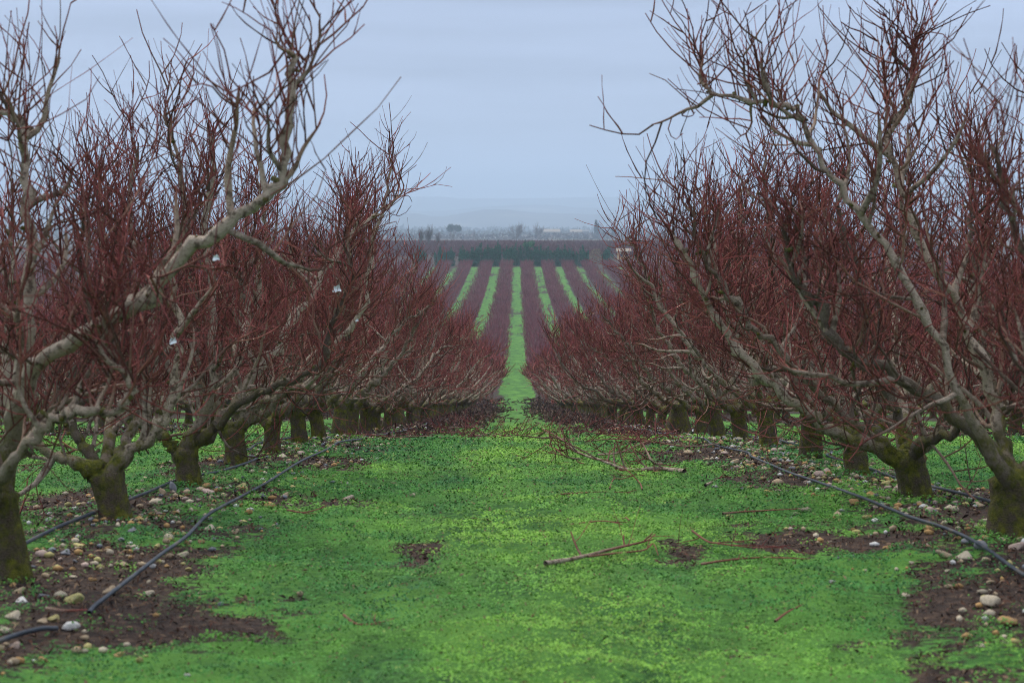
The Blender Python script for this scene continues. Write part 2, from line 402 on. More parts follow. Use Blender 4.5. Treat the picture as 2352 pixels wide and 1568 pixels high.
def tree_parts(top, limbs, r_trunk=.105, q=1., n_sec=17, n_ter=5, n_sh=2, tw=1., pts_sh=6, split_branches=True, flat=False, limb_pts=36, shl=1., r_limb=.038, axis=np.zeros(3), lsc=()):
    """returns dict of Geo: trunk, limb list, branch list per limb, twigs"""
    res = {}
    tr = Geo()
    m = 9; base = axis + np.array((0, 0, -.12)); 
    tp = resample([base, axis + (top - axis) * .35 + np.array((0, 0, .0)), axis + (top - axis) * .75, top + np.array((0, 0, .02))], m)
    k = np.linspace(0, 1, m)
    rr = r_trunk * (1.0 + .34 * np.exp(-k * 6.) - .14 * np.sin(k * 3.1) + .10 * k) * (1 + rng.normal(size=m) * .03)
    rr[-1] *= .55
    tp2 = np.vstack([tp, tp[-1] + np.array((0, 0, .015))]); rr = np.append(rr, .005)
    mo = np.append(np.ones(m), 1.)
    tr.tubes(tp2[None], rr[None], 14 if q >= 1 else 8, moss=mo[None], bump=.035, flute=.10)
    res['trunk'] = tr; res['limb'] = []; res['branch'] = []; tw_g = Geo(); res['twigs'] = tw_g
    LP = np.array([resample(l, limb_pts) for l in limbs])
    LP[:, 1:] += rng.normal(size=LP[:, 1:].shape) * .015 * (36 / limb_pts) ** .5
    for li in range(len(limbs)):
        g = Geo(); k = np.linspace(0, 1, limb_pts)
        r0 = r_limb * rng.uniform(.85, 1.12) * (lsc[li] if li < len(lsc) else 1)
        r = r0 * ((1 - k) ** .75 * .82 + .20) + (r_trunk * .82 - r0) * np.exp(-k * 22)
        r = r * (1 + .20 * np.abs(rng.normal(size=limb_pts)) ** 1.6 * (k > .06)); r[-1] = .004
        h = LP[li][:, 2] - axis[2]
        moss = np.clip(1.15 - (h - .25) / .75, 0, 1) * np.exp(-k * 2.6)
        g.tubes(LP[li][None], r[None], 10 if q >= 1 else 6, moss=moss[None], bump=.045 if q >= 1 else .02, flute=.05)
        # knots and cut stubs
        if q >= 1:
            s0, T, _, _ = on_lines(LP[li][None], 15, .1, .96)
            D = side_dirs(T, .8, .1); L = rng.uniform(.03, .11, len(s0))
            pp = grow(s0, D, L, 4, 0, .1); R = np.tile(np.array([.9, .62, .55, .05]), (len(s0), 1)) * rng.uniform(.010, .024, (len(s0), 1))
            pp[:, 3] = pp[:, 2] + (pp[:, 2] - pp[:, 1]) * .02
            g.tubes(pp, R, 6, moss=.6, bump=.1)
        res['limb'].append(g); res['branch'].append([])
    ctr = np.array((top[0], top[1], 0))
    # secondaries
    s0, T, t, li = on_lines(LP, n_sec, .16, .98)
    out = s0 - ctr; out[:, 2] = 0; out = nrm(out)
    D = side_dirs(T, .70, .16, out, .0)
    L = rng.uniform(.40, 1.0, len(s0)) * (1 - .66 * t ** 1.5)
    SP = grow(s0, D, L, 8, rng.uniform(-.02, .26, len(s0)) + .16 * t, .2)
    r0 = (.0085 + .0155 * rng.random(len(s0)) ** 1.4) * (1 - .52 * t)
    SR = r0[:, None] * np.linspace(1.15, .42, 8)[None] * (1 + .18 * np.abs(rng.normal(size=(len(s0), 8))))
    SR[:, -1] *= .6
    big = (L > .55) if split_branches else np.zeros(len(s0), bool)
    for k in np.nonzero(big)[0]:
        g = Geo(); g.tubes(SP[k][None], SR[k][None], 6, rnd=rng.random(), bump=.06); res['branch'][li[k]].append(g)
    if (~big).any(): tw_g.tubes(SP[~big], SR[~big], 5 if q >= 1 else 3)
    # tertiaries
    a0, T, t, _ = on_lines(SP, n_ter, .2, 1.)
    TP = grow(a0, side_dirs(T, .62, .22), rng.uniform(.22, .6, len(a0)), 5, rng.uniform(0, .26, len(a0)), .18)
    TR = rng.uniform(.0042, .0072, len(a0))[:, None] * tw * np.linspace(1, .5, 5)[None]
    tw_g.tubes(TP, TR, 3, crad=1 / tw)
    # shoots: red one-year wood
    def shoots(LN, n, t0, lo, hi, upb, crv, spr=.5):
        s_, T, t, _ = on_lines(LN, n, t0, 1.)
        kp = rng.random(len(s_)) > .08 * sst(1.9, 2.6, s_[:, 2] - axis[2]); s_, T, t = s_[kp], T[kp], t[kp]
        D = side_dirs(T, spr, upb)
        kp = (D[:, 2] > .3) | (s_[:, 2] - axis[2] < 1.9); s_, T, t, D = s_[kp], T[kp], t[kp], D[kp]
        L = rng.uniform(lo, hi, len(s_)) * shl
        z = s_[:, 2] - axis[2]
        L = L * np.where(z > 2.35, .8, 1.)
        SH = grow(s_, D, L, pts_sh, rng.uniform(0, crv, len(s_)), .075, .045 if q >= 1 else 0)
        r = rng.uniform(.0024, .0052, len(s_))[:, None] * tw * np.linspace(1.1, .45, pts_sh)[None]
        if q >= 1: r = r * np.where(np.arange(pts_sh) % 2, 1.28, .88)[None]
        tw_g.tubes(SH, r, 3, crad=1 / tw)
    shoots(TP, n_sh, .1, .14, .50, .16, .16, .62)
    shoots(SP, n_sh, .1, .18, .66, .26, .2, .58)
    shoots(LP, int(4 * n_sh), .55, .3, .95, .5, .16)
    # long top shoots at the limb heads
    shoots(LP[:, -(limb_pts // 3):], int(7 * n_sh), .0, .28, .72, .9, .14, .42)
    return res

def assemble(parts, loc, label, group, rotz=0, scale=1.):
    r = bpy.data.objects.new('peach_tree', None); COL.objects.link(r)
    r.empty_display_size = .3; r.location = loc; r.rotation_euler = (0, 0, rotz); r.scale = (scale,) * 3
    r['label'] = label; r['category'] = 'tree'; r['group'] = group
    link('trunk', parts['trunk'].mesh('trunk'), BARK, r)
    for g, brs in zip(parts['limb'], parts['branch']):
        lo = link('limb', g.mesh('limb'), BARK, r)
        for b in brs: link('branch', b.mesh('branch'), BARK, lo)
    link('twigs', parts['twigs'].mesh('twigs'), BARK, r, kind='stuff')
    return r

def copy_tree(o, parent=None):
    c = o.copy(); COL.objects.link(c); c.parent = parent
    for ch in list(KIDS.get(o.name, [])): copy_tree(ch, c)
    return c
KIDS = {}
def note(o):
    KIDS[o.name] = list(o.children)
    for c in o.children: note(c)

XL, XR, ROWW = -2.55, 2.95, 5.5
RT = np.random.RandomState(11)
used = []

ORD = ['first', 'second', 'third', 'fourth', 'fifth', 'sixth', 'seventh', 'eighth', 'ninth', 'tenth', 'eleventh', 'twelfth', 'thirteenth']
def base(x, y): return np.array((x, y, float(ground_z(x, y, False))))

def hero(x, y, top_px, limbs_px, label, extra=2, seed=0, **kw):
    """a tree whose main limbs follow the photograph"""
    b = base(x, y); top = P(*top_px) - b
    L = []
    for l in limbs_px:
        q_ = np.array([P(*a) for a in l]) - b
        L.append(np.vstack([top - np.array((0, 0, .06)), q_]))
    rs = np.random.RandomState(seed)
    _, g = generic_limbs(rs, 5)
    for k in range(extra):
        l = g[k] - g[k][0] + top - np.array((0, 0, .05)); l[:, 1] = l[0, 1] + np.abs(l[:, 1] - l[0, 1]); L.append(l)   # the unseen side
    pr = tree_parts(top, L, **kw)
    return assemble(pr, b, label, 'bare peach trees of the orchard rows')

G_ALL = 'bare peach trees of the orchard rows'
Y = 10.1
hero(XL, Y, (-8, 1130, Y), [
    [(2, 1060, Y), (30, 960, Y), (62, 820, Y), (70, 620, Y), (62, 430, Y), (55, 290, Y + .1), (20, 262, Y + .15), (-30, 255, Y + .2)],
    [(20, 1010, Y - .02), (60, 890, Y - .1), (110, 820, Y - .2), (230, 742, Y - .4), (340, 680, Y - .55), (430, 580, Y - .65), (530, 503, Y - .7), (610, 458, Y - .7), (655, 405, Y - .7), (662, 300, Y - .7), (662, 180, Y - .7), (668, 100, Y - .7)],
    [(-10, 1120, Y - .2), (45, 1040, Y - .4), (108, 983, Y - .5), (175, 947, Y - .6), (270, 937, Y - .6), (303, 880, Y - .6), (255, 800, Y - .6), (240, 700, Y - .7)]],
    'nearest left peach tree, its thick pale limb rising diagonally towards the sky', extra=0, seed=3, r_trunk=.112, r_limb=.044, n_sec=14, n_ter=5, n_sh=2, limb_pts=44, lsc=(1, 1.05, .66))
Y = 12.8
hero(XL, Y, (243, 1085, Y), [
    [(190, 1066, Y), (120, 1042, Y), (60, 990, Y), (20, 900, Y), (15, 760, Y), (30, 600, Y), (20, 480, Y)],
    [(215, 1050, Y + .1), (180, 1010, Y + .2), (165, 950, Y + .3), (185, 850, Y + .4), (200, 700, Y + .5), (180, 560, Y + .5), (210, 420, Y + .5)],
    [(290, 1045, Y), (345, 1003, Y), (385, 945, Y), (405, 850, Y), (410, 740, Y), (398, 620, Y), (425, 500, Y), (410, 380, Y), (390, 270, Y)],
    [(275, 1040, Y + .2), (318, 965, Y + .4), (335, 890, Y + .6), (350, 800, Y + .6), (340, 650, Y + .7), (300, 500, Y + .8), (320, 330, Y + .8)]],
    'second left tree with mossy forked trunk beside two grey hoses and pebbles', extra=1, seed=4, r_trunk=.104, r_limb=.038)
Y = 15.65
hero(XL, Y, (420, 1032, Y), [
    [(385, 1012, Y), (350, 985, Y), (300, 930, Y + .1), (280, 830, Y + .2), (290, 700, Y + .2), (270, 560, Y + .2), (290, 450, Y)],
    [(440, 1000, Y), (470, 950, Y), (490, 870, Y), (487, 760, Y), (490, 650, Y), (470, 520, Y), (490, 400, Y), (480, 300, Y)],
    [(455, 1015, Y), (520, 960, Y), (600, 900, Y - .2), (680, 870, Y - .3), (740, 830, Y - .3), (760, 740, Y - .3), (800, 640, Y - .3), (790, 520, Y - .3)]],
    'third left tree, grey upright stone leaning at its trunk foot', extra=2, seed=5, r_trunk=.104, r_limb=.037)
Y = 18.4
hero(XL, Y, (535, 985, Y), [
    [(500, 960, Y), (470, 900, Y), (450, 800, Y), (460, 700, Y), (430, 560, Y), (440, 450, Y)],
    [(560, 950, Y), (590, 880, Y), (600, 780, Y), (590, 660, Y), (610, 520, Y), (590, 410, Y)],
    [(580, 950, Y), (640, 905, Y), (700, 880, Y - .2), (760, 800, Y - .3), (830, 720, Y - .3), (850, 600, Y - .3), (880, 470, Y - .3), (900, 370, Y - .3)]],
    'fourth left tree, stout mossy trunk forking wide above the hose', extra=2, seed=6, r_trunk=.106, r_limb=.037)
Y = 11.7
hero(XR, Y, (2325, 1095, Y), [
    [(2290, 1045, Y), (2200, 960, Y), (2090, 881, Y), (1990, 833, Y), (1950, 813, Y), (1910, 776, Y), (1888, 718, Y), (1848, 676, Y), (1820, 640, Y), (1812, 560, Y), (1800, 470, Y)],
    [(2300, 1000, Y + .2), (2262, 850, Y + .3), (2200, 700, Y + .3), (2112, 560, Y + .3), (2065, 420, Y + .3), (2037, 330, Y + .3), (2060, 270, Y + .3), (2092, 190, Y + .3), (2100, 115, Y + .3)],
    [(2270, 1030, Y - .2), (2200, 900, Y - .3), (2130, 720, Y - .3), (2020, 545, Y - .3), (1940, 440, Y - .3), (1875, 345, Y - .3), (1848, 275, Y - .3), (1822, 243, Y - .3), (1730, 232, Y - .3), (1640, 208, Y - .3), (1605, 188, Y - .3)],
    [(2370, 1060, Y), (2420, 980, Y), (2440, 800, Y), (2400, 600, Y), (2420, 400, Y), (2390, 220, Y)]],
    'nearest right tree, long arching limbs leaning out over the grass aisle', extra=3, seed=7, r_trunk=.118, r_limb=.033, n_sec=20, limb_pts=44, lsc=(1.05, .85, .72, 1))
Y = 14.4
hero(XR, Y, (2085, 1045, Y), [
    [(2050, 1030, Y), (1978, 985, Y), (1880, 900, Y), (1790, 810, Y), (1722, 740, Y), (1650, 650, Y), (1612, 560, Y), (1580, 450, Y)],
    [(2130, 1010, Y), (2200, 960, Y), (2260, 880, Y), (2280, 740, Y), (2250, 600, Y), (2270, 450, Y), (2245, 330, Y)],
    [(2080, 1000, Y + .2), (2040, 900, Y + .4), (1990, 780, Y + .5), (1975, 640, Y + .5), (1930, 500, Y + .5), (1940, 380, Y + .5)],
    [(2120, 1020, Y - .2), (2180, 1000, Y - .5), (2290, 960, Y - .7), (2330, 900, Y - .8), (2340, 760, Y - .8), (2320, 600, Y - .8)]],
    'second right tree with split bright mossy trunk', extra=2, seed=8, r_trunk=.118, r_limb=.038)
Y = 16.9
hero(XR, Y, (1962, 1000, Y), [
    [(1930, 975, Y), (1870, 930, Y), (1800, 880, Y), (1740, 850, Y), (1690, 780, Y), (1660, 690, Y), (1640, 560, Y), (1600, 430, Y)],
    [(1990, 960, Y), (2030, 900, Y), (2060, 780, Y), (2050, 640, Y), (2090, 480, Y), (2080, 380, Y)],
    [(1950, 950, Y + .3), (1900, 860, Y + .5), (1860, 740, Y + .6), (1830, 600, Y + .6), (1850, 430, Y + .6)]],
    'third right tree, brown trunk with a bright green strip of grass behind', extra=2, seed=9, r_trunk=.106, r_limb=.037)

# near variants with parts
NVAR = 5
var = []
for k in range(NVAR):
    rs = np.random.RandomState(100 + k); top, L = generic_limbs(rs, [5, 4, 5, 5, 4][k], [.80, .86, .74, .84, .78][k])
    var.append((top, L))
def scale_for(y): return RT.uniform(.94, 1.08)
near_spots = []
left_y = [7.2, 21.0, 23.9, 26.4, 28.9]; right_y = [8.9, 19.6, 22.7, 25.5, 28.2]
while left_y[-1] < 43: left_y.append(left_y[-1] + 2.8 + RT.uniform(-.15, .15))
while right_y[-1] < 43: right_y.append(right_y[-1] + 2.85 + RT.uniform(-.15, .15))
lo_ = ['crown tips hanging into the left edge, nearer than the first left trunk', None]
for i, y in enumerate(left_y):
    lab = 'blurred tree nearest the camera, only its shoots showing at the left edge' if i == 0 else '%s trunk from the front in the row left of the grass aisle' % ORD[i + 3] if i < 6 else 'peach tree of the left row crowded just before the aisle dips away'
    near_spots.append((XL, y, lab, G_ALL if i < 6 else 'trees of the left row before the dip'))
for i, y in enumerate(right_y):
    lab = 'blurred tree nearest the camera, its red shoots filling the right edge' if i == 0 else '%s trunk from the front in the row right of the grass aisle' % ORD[i + 2] if i < 6 else 'peach tree of the right row crowded just before the aisle dips away'
    near_spots.append((XR, y, lab, G_ALL if i < 6 else 'trees of the right row before the dip'))
for s_, side in ((-1, 'left'), (1, 'right')):
    y = 25.
    while y < 44:
        x = XL - ROWW if s_ < 0 else XR + ROWW
        near_spots.append((x, y + RT.uniform(-.2, .2), 'peach tree of the second row on the %s, glimpsed behind the first row' % side, 'second row on the %s' % side)); y += 2.8
protos = []
for i, (x, y, lab, grp) in enumerate(near_spots):
    k = i % NVAR
    if i < NVAR:
        top, L = var[k]
        parts = tree_parts(top, L, r_trunk=.104, n_sec=18, n_ter=4, n_sh=2)
        o = assemble(parts, base(x, y), lab, grp, RT.uniform(0, 6.28)); note(o); protos.append(o)
    else:
        o = copy_tree(protos[RT.randint(NVAR)]); o['label'] = lab; o['group'] = grp
        o.location = base(x, y); o.rotation_euler = (0, 0, RT.uniform(0, 6.28))
    o.scale = ((.64 if y < 8 else .8 if y < 10 else scale_for(y)),) * 3
    used.append((x, y))

# farther trees: one mesh each, shared
def one_mesh(seed, **kw):
    rs = np.random.RandomState(seed); top, L = generic_limbs(rs, 5, .84)
    pr = tree_parts(top, L, split_branches=False, q=.5, **kw)
    g = pr['twigs']
    for h in [pr['trunk']] + pr['limb']:
        g.add(np.concatenate(h.V), np.concatenate(h.F4), None, np.concatenate(h.A['rad']), np.concatenate(h.A['rnd']), np.concatenate(h.A['moss']))
    me = g.mesh('peach_tree'); me.materials.append(BARK); return me
MID = [one_mesh(200 + k, n_sec=11, n_ter=4, n_sh=2, tw=1.6, pts_sh=4, limb_pts=12) for k in range(4)]
FAR = [one_mesh(300 + k, n_sec=8, n_ter=3, n_sh=1, tw=2.9, pts_sh=3, limb_pts=8) for k in range(3)]
cand = []
for k in range(0, 9):
    for s_, side in ((-1, 'left'), (1, 'right')):
        x = XL - ROWW * k if s_ < 0 else XR + ROWW * k
        y = 45.5 if k < 2 else 40.
        y += RT.uniform(0, 1.5)
        while y < 170:
            if abs(x) - 2.2 < y * .262: cand.append((y + abs(x) * .6, x, y, k, side))
            y += 2.8 + RT.uniform(-.2, .2)
cand.sort()
n_ind = 300 - len(near_spots) - 7
nth = ['first', 'second', 'third', 'fourth', 'fifth', 'sixth', 'seventh', 'eighth', 'ninth']
rest = []
for i, (_, x, y, k, side) in enumerate(cand):
    if i >= n_ind: rest.append((x, y)); continue
    far_ = y > 75
    me = (FAR if far_ else MID)[RT.randint(3 if far_ else 4)]
    if k == 0: lab = 'small distant peach tree of the %s row where it runs %s' % (side, 'down towards the hollow' if far_ else 'over the brow')
    elif far_: lab = 'small distant peach tree of the %s row to the %s of the aisle' % (nth[k], side)
    else: lab = 'peach tree of the %s row to the %s, deep behind nearer branches' % (nth[k], side)
    o = link('peach_tree', me, None, None, base(x, y), label=lab, category='tree', group=lab.replace('peach tree', 'peach trees').replace('small distant', 'distant'))
    o.rotation_euler = (0, 0, RT.uniform(0, 6.28)); f_ = RT.uniform(.93, 1.07); wd = 1.12 + .13 * float(sst(55, 100, y)); o.scale = (f_ * wd, f_ * wd, f_)

# ------------------------------------------------------------------ the rest of the orchard, past counting
def mass_orchard(name, pts, blades, bw, bh, col, label, hgt=2.9, rad=1.95):
    n = len(pts); pts = np.array(pts)
    z = ground_z(pts[:, 0], pts[:, 1], False)
    B = np.stack([pts[:, 0] + row_shift(pts[:, 1]), pts[:, 1], z], -1)
    hs = 1 + .03 * rng.normal(size=n)
    # blades: thin upright triangles spread through a vase-shaped crown
    h = rng.random((n, blades)) ** .8
    az = rng.uniform(0, 6.283, (n, blades)); rr = rad * np.sqrt(rng.random((n, blades))) * (.72 + .28 * h)
    zz = (.45 + (hgt - .45 - bh * .75) * h) * hs[:, None]
    c = B[:, None] + np.stack([np.cos(az) * rr, np.sin(az) * rr, zz], -1)
    lean = np.stack([np.cos(az) * .3 + rng.normal(size=az.shape) * .25, np.sin(az) * .3 + rng.normal(size=az.shape) * .25, np.ones_like(az)], -1) * (bh * rng.uniform(.6, 1.15, az.shape))[..., None]
    a2 = rng.uniform(0, 3.14, az.shape); wv = np.stack([np.cos(a2), np.sin(a2), 0 * a2], -1) * bw
    V = np.stack([c - wv / 2, c + wv / 2, c + lean], 2).reshape(-1, 3)
    F = np.arange(len(V)).reshape(-1, 3)
    cr = np.array(col)[None] * (rng.uniform(.7, 1.35, (n * blades, 1)) * (1 + .1 * np.repeat(rng.normal(size=n), blades)[:, None]))
    cr[rng.random(len(cr)) < .03] = (.24, .17, .14)
    C = np.repeat(cr, 3, 0)
    # trunks
    T0 = B[:, None] + np.array([(-.1, 0, -.1), (.1, 0, -.1), (.1, 0, .55), (-.1, 0, .55), (0, -.1, -.1), (0, .1, -.1), (0, .1, .55), (0, -.1, .55)])[None]
    F4 = (np.arange(n * 8).reshape(-1, 4)) + len(V)
    V = np.concatenate([V, T0.reshape(-1, 3)]); C = np.concatenate([C, np.tile((.06, .05, .03), (n * 8, 1))])
    me = mesh_np(name, V, F4, F, {'col': C}, smooth=True)
    link(name, me, TWIGFAR, kind='stuff', label=label, category='orchard')
TWIGFAR = attr_col_mat('distant_twigs', .95)
core, wide = list(rest), []
for k in range(-40, 40):
    x = XL + ROWW * k
    y = 141. + RT.uniform(0, 2)
    while y < 549:
        ok = abs(x) - 2 < y * .27
        if abs(x) < 10: ystart = 171.
        else: ystart = 171. if abs(x) < 45 else 0
        if ok and y > ystart:
            (core if abs(x) < .085 * y + 4 else wide).append((x + RT.uniform(-.15, .15), y))
        y += 2.8
TW = (.20, .062, .072)
mass_orchard('distant_orchard', core, 98, .085, .8, TW, 'dense purple mass of peach trees in rows on the far slope')
mass_orchard('side_orchard', wide, 45, .17, .95, TW, 'reddish mass of orchard rows spreading sideways behind the nearer trees')
nxt = []
for k in range(-34, 40):
    y = 640.
    while y < 880:
        if abs(k * 5.) < y * .21: nxt.append((k * 5. + RT.uniform(-1, 1), y))
        y += 7 if y < 760 else 4.5
mass_orchard('upper_orchard', nxt, 34, .32, 1.3, (.125, .050, .052), 'thin band of purple orchard above the dark evergreens', hgt=3.1, rad=2.6)

# ------------------------------------------------------------------ evergreens, far trees, buildings
def leafy(name, loc, h, r, n, col, shape, label, group=None, cat='tree', trunk_r=.15, leaf=.25, trunk_col=(.06, .045, .035), tufty=.25):
    root = bpy.data.objects.new(name, None); COL.objects.link(root); root.location = loc
    root['label'] = label; root['category'] = cat
    if group: root['group'] = group
    u = rng.random(n); az = rng.uniform(0, 6.283, n)
    if shape == 'cone':
        z = h * (.06 + .94 * u ** 1.1); R = r * (1 - (z / h) ** 2.2) ** .6 + .05
        R = R * (1 + tufty * np.sin(az * 5 + z * 2.1) * np.cos(z * 3 + az * 2))
    elif shape == 'dome':
        z = h * (.42 + .58 * u); R = r * np.sqrt(np.clip(1 - ((z / h - .62) / .40) ** 2, 0.02, 1)); R = R * (1 + .16 * np.sin(az * 4 + z))
    else:
        z = h * (.03 + .97 * u); R = r * np.sin(np.clip(z / h, 0, 1) ** .6 * np.pi * .97) ** .6
    q = rng.random(n) ** .45
    c = np.stack([np.cos(az) * R * q, np.sin(az) * R * q, z], -1)
    if shape == 'cone':                                 # upright plumes of different height
        k = 15; j = rng.integers(0, k, n); pa = rng.uniform(0, 6.28, k); pr = r * np.sqrt(rng.random(k)) * .8; ph = h * (1.02 - .42 * (pr / r)) * rng.uniform(.78, 1.05, k); ph[0] = h; pr[0] = .1
        t_u = rng.random(n); w_ = .52 * (1.04 - t_u ** 2.2) * rng.random(n) ** .5
        c = np.stack([np.cos(pa[j]) * pr[j] * (.75 + .4 * t_u) + np.cos(az) * w_, np.sin(pa[j]) * pr[j] * (.75 + .4 * t_u) + np.sin(az) * w_, ph[j] * t_u], -1)
    if shape == 'dome':                                 # rounded lobes
        k = 13; j = rng.integers(0, k, n); pa = rng.uniform(0, 6.28, k); pr = r * rng.uniform(.25, .72, k); pz = h * (.86 - .36 * (pr / r)) * rng.uniform(.88, 1.05, k); ls = r * rng.uniform(.30, .48, k)
        dd = nrm(rng.normal(size=(n, 3))) * (rng.random(n) ** .35)[:, None] * ls[j][:, None] * np.array((1, 1, .85))
        c = np.stack([np.cos(pa[j]) * pr[j], np.sin(pa[j]) * pr[j], pz[j]], -1) + dd
    d1 = nrm(rng.normal(size=(n, 3)) * .7 + np.array((0, 0, .9)) + np.stack([np.cos(az), np.sin(az), 0 * az], -1) * .5) * leaf * rng.uniform(.6, 1.4, (n, 1)); d2 = nrm(rng.normal(size=(n, 3))) * leaf * .5
    V = np.stack([c - d2, c + d2, c + d1 * 1.6], 1).reshape(-1, 3)
    C = np.repeat(np.array(col)[None] * rng.uniform(.6, 1.5, (n, 1)), 3, 0)
    link('crown', mesh_np('crown', V, None, np.arange(3 * n).reshape(-1, 3), {'col': C}), LEAF, root)
    g = Geo(); tp = grow(np.zeros((1, 3)) - (0, 0, .3), np.array([[0, 0, 1.]]), np.array([h * .8]), 6, .1, .03)
    g.tubes(tp, np.linspace(trunk_r, trunk_r * .3, 6)[None], 7, rnd=.2)
    link('trunk', g.mesh('trunk'), FARBARK, root)
    return root
LEAF = attr_col_mat('evergreen_leaf', .85)
t_ = NT('far_bark'); FARBARK = t_.out(t_.ramp(t_.noise(3), [(.3, (.11, .085, .075)), (.7, (.20, .16, .14))]))

hx = [(1012, 5.6), (1036, 5.2), (1063, 5.8), (1083, 5.4), (1105, 6.6), (1121, 6.0), (1143, 7.2), (1165, 5.9), (1186, 7.0), (1207, 7.6), (1226, 6.6), (1243, 5.9), (1258, 5.5), (1283, 5.8), (1297, 6.2), (1311, 5.0), (1338, 5.9)]
whr = ['leftmost of the row', 'second from the left end', 'just left of the first gap', 'low one between two taller', 'above the left grass stripe', 'beside a taller one', 'tall left of centre', 'above the middle grass stripe', 'right of the middle grass stripe', 'the tallest', 'touching the right side of the tallest', 'sloping down from the tallest', 'last before the tan bushes', 'first beyond the gap', 'bushy middle one beyond the gap', 'small last before the second gap', 'rightmost, standing alone']
for i, ((px, h), wl) in enumerate(zip(hx, whr)):
    y = 566 + RT.uniform(-3, 3) + (i % 2) * 2.5; x = (px - 1176) / FPX * y
    leafy('evergreen_tree', base(x, y), h * 1.0, 2.0 + .4 * RT.rand(), 2300, (.012, .100, .052), 'cone', 'dark green conifer of the hedge row, ' + wl, 'evergreen hedge at the end of the far rows', leaf=.28)
for px, lab in ((965, 'dark conifer half hidden behind the left crowns, apart from the hedge'), (1398, 'dark conifer half hidden behind the right crowns, apart from the hedge')):
    y = 570; leafy('evergreen_tree', base((px - 1176) / FPX * y, y), 5.4, 2.0, 1200, (.012, .100, .052), 'cone', lab, leaf=.36)
y = 600; leafy('tan_bush', base((1262 - 1176) / FPX * y, y), 3.4, 2.4, 700, (.22, .15, .09), 'bush', 'pale tan bush in the first gap of the evergreen hedge', cat='bush', leaf=.3)
leafy('tan_bush', base((1370 - 1176) / FPX * y, y), 4.0, 2.6, 700, (.22, .15, .09), 'bush', 'pale tan bush beyond the rightmost evergreen', cat='bush', leaf=.3)
y = 620; leafy('green_bush', base((1215 - 1176) / FPX * y, y), 7.6, 2.4, 700, (.05, .16, .06), 'dome', 'light green rounded bush peeping over the tallest evergreens', cat='bush', leaf=.3)

def far_tree(px, py_top, py_base, y, spread, label, name='bare_tree', trunk=.16, n1=16, up=.12):
    x = (px - 1176) / FPX * y; zb = float(ground_z(x, y, False)); zt = EYE - (py_top - 520) / FPX * y
    zb2 = min(zb, EYE - (py_base - 520) / FPX * y) if py_base else zb
    h = zt - zb; root = bpy.data.objects.new(name, None); COL.objects.link(root); root.location = (x, y, zb)
    root['label'] = label; root['category'] = 'tree'; root['group'] = 'bare trees beyond the orchard'
    g = Geo(); tp = grow(np.array([[0, 0, -.5]]), np.array([[0, 0, 1.]]), np.array([h * .45]), 5, .1, .04)
    g.tubes(tp, np.linspace(trunk * h / 8, trunk * h / 14, 5)[None], 7); link('trunk', g.mesh('trunk'), FARBARK, root)
    c = Geo()
    s0, T, t, _ = on_lines(tp, n1, .35, 1.); A = grow(s0, side_dirs(T, .55 * spread, .2), rng.uniform(.36, .60, n1) * h, 7, up * .6, .12)
    c.tubes(A, np.linspace(.011, .004, 7)[None].repeat(n1, 0) * h, 4)
    s1, T, t, _ = on_lines(A, 8, .25, 1.); B = grow(s1, side_dirs(T, .45, .3), rng.uniform(.14, .3, len(s1)) * h, 5, .1, .1)
    c.tubes(B, np.linspace(.006, .0025, 5)[None].repeat(len(s1), 0) * h, 3)
    s2, T, t, _ = on_lines(B, 4, .25, 1.); D = grow(s2, side_dirs(T, .4, .3), rng.uniform(.08, .16, len(s2)) * h, 3, .1, .1)
    c.tubes(D, np.linspace(.0032, .002, 3)[None].repeat(len(s2), 0) * h, 3)
    link('crown', c.mesh('crown'), FARBARK, root)
far_tree(1187, 508, 558, 1500, 1.2, 'largest bare round tree standing on the hazy plain')
far_tree(1236, 516, 556, 1650, 1.1, 'smaller bare round tree right of the largest one')
far_tree(1037, 531, 560, 1450, 1., 'bare tree with upright fork in front of the dark pine', n1=12)
far_tree(1090, 532, 560, 1600, .6, 'slim pale bare tree alone left of the largest one', n1=9, up=.3)
far_tree(985, 521, 575, 760, .45, 'tall thin poplar-like bare tree behind the left crown tips', n1=12, up=.35)
far_tree(968, 527, 575, 790, .45, 'tall thin bare tree mostly hidden at the left crown edge', n1=12, up=.35)
far_tree(1005, 535, 575, 800, .45, 'shorter thin bare tree right of two tall thin ones', n1=10, up=.35)
def px_base(px, y): return base((px - 1176) / FPX * y, y)
b = px_base(1043, 1750); leafy('umbrella_pine', b, (520 - 512) / FPX * 1750 + EYE - b[2] + 0.5, 6.8, 2600, (.016, .040, .026), 'dome', 'dark rounded pine rising above the hazy plain at left', leaf=.8, trunk_r=.5)
b = px_base(1368.5, 1900); leafy('cypress_tree', b, (520 - 506) / FPX * 1900 + EYE - b[2], 1.9, 1500, (.016, .040, .026), 'spire', 'taller of two dark narrow cypresses side by side', leaf=.6, trunk_r=.3)
b = px_base(1374, 1900); leafy('cypress_tree', b, (520 - 514) / FPX * 1900 + EYE - b[2], 1.4, 1100, (.016, .040, .026), 'spire', 'shorter cypress touching the right side of the tall one', leaf=.6, trunk_r=.3)
b = px_base(1408, 1900); leafy('cypress_tree', b, (520 - 513) / FPX * 1900 + EYE - b[2], 2.6, 1100, (.016, .040, .026), 'cone', 'dark cypress half hidden behind the right crown tips', leaf=.6, trunk_r=.3)
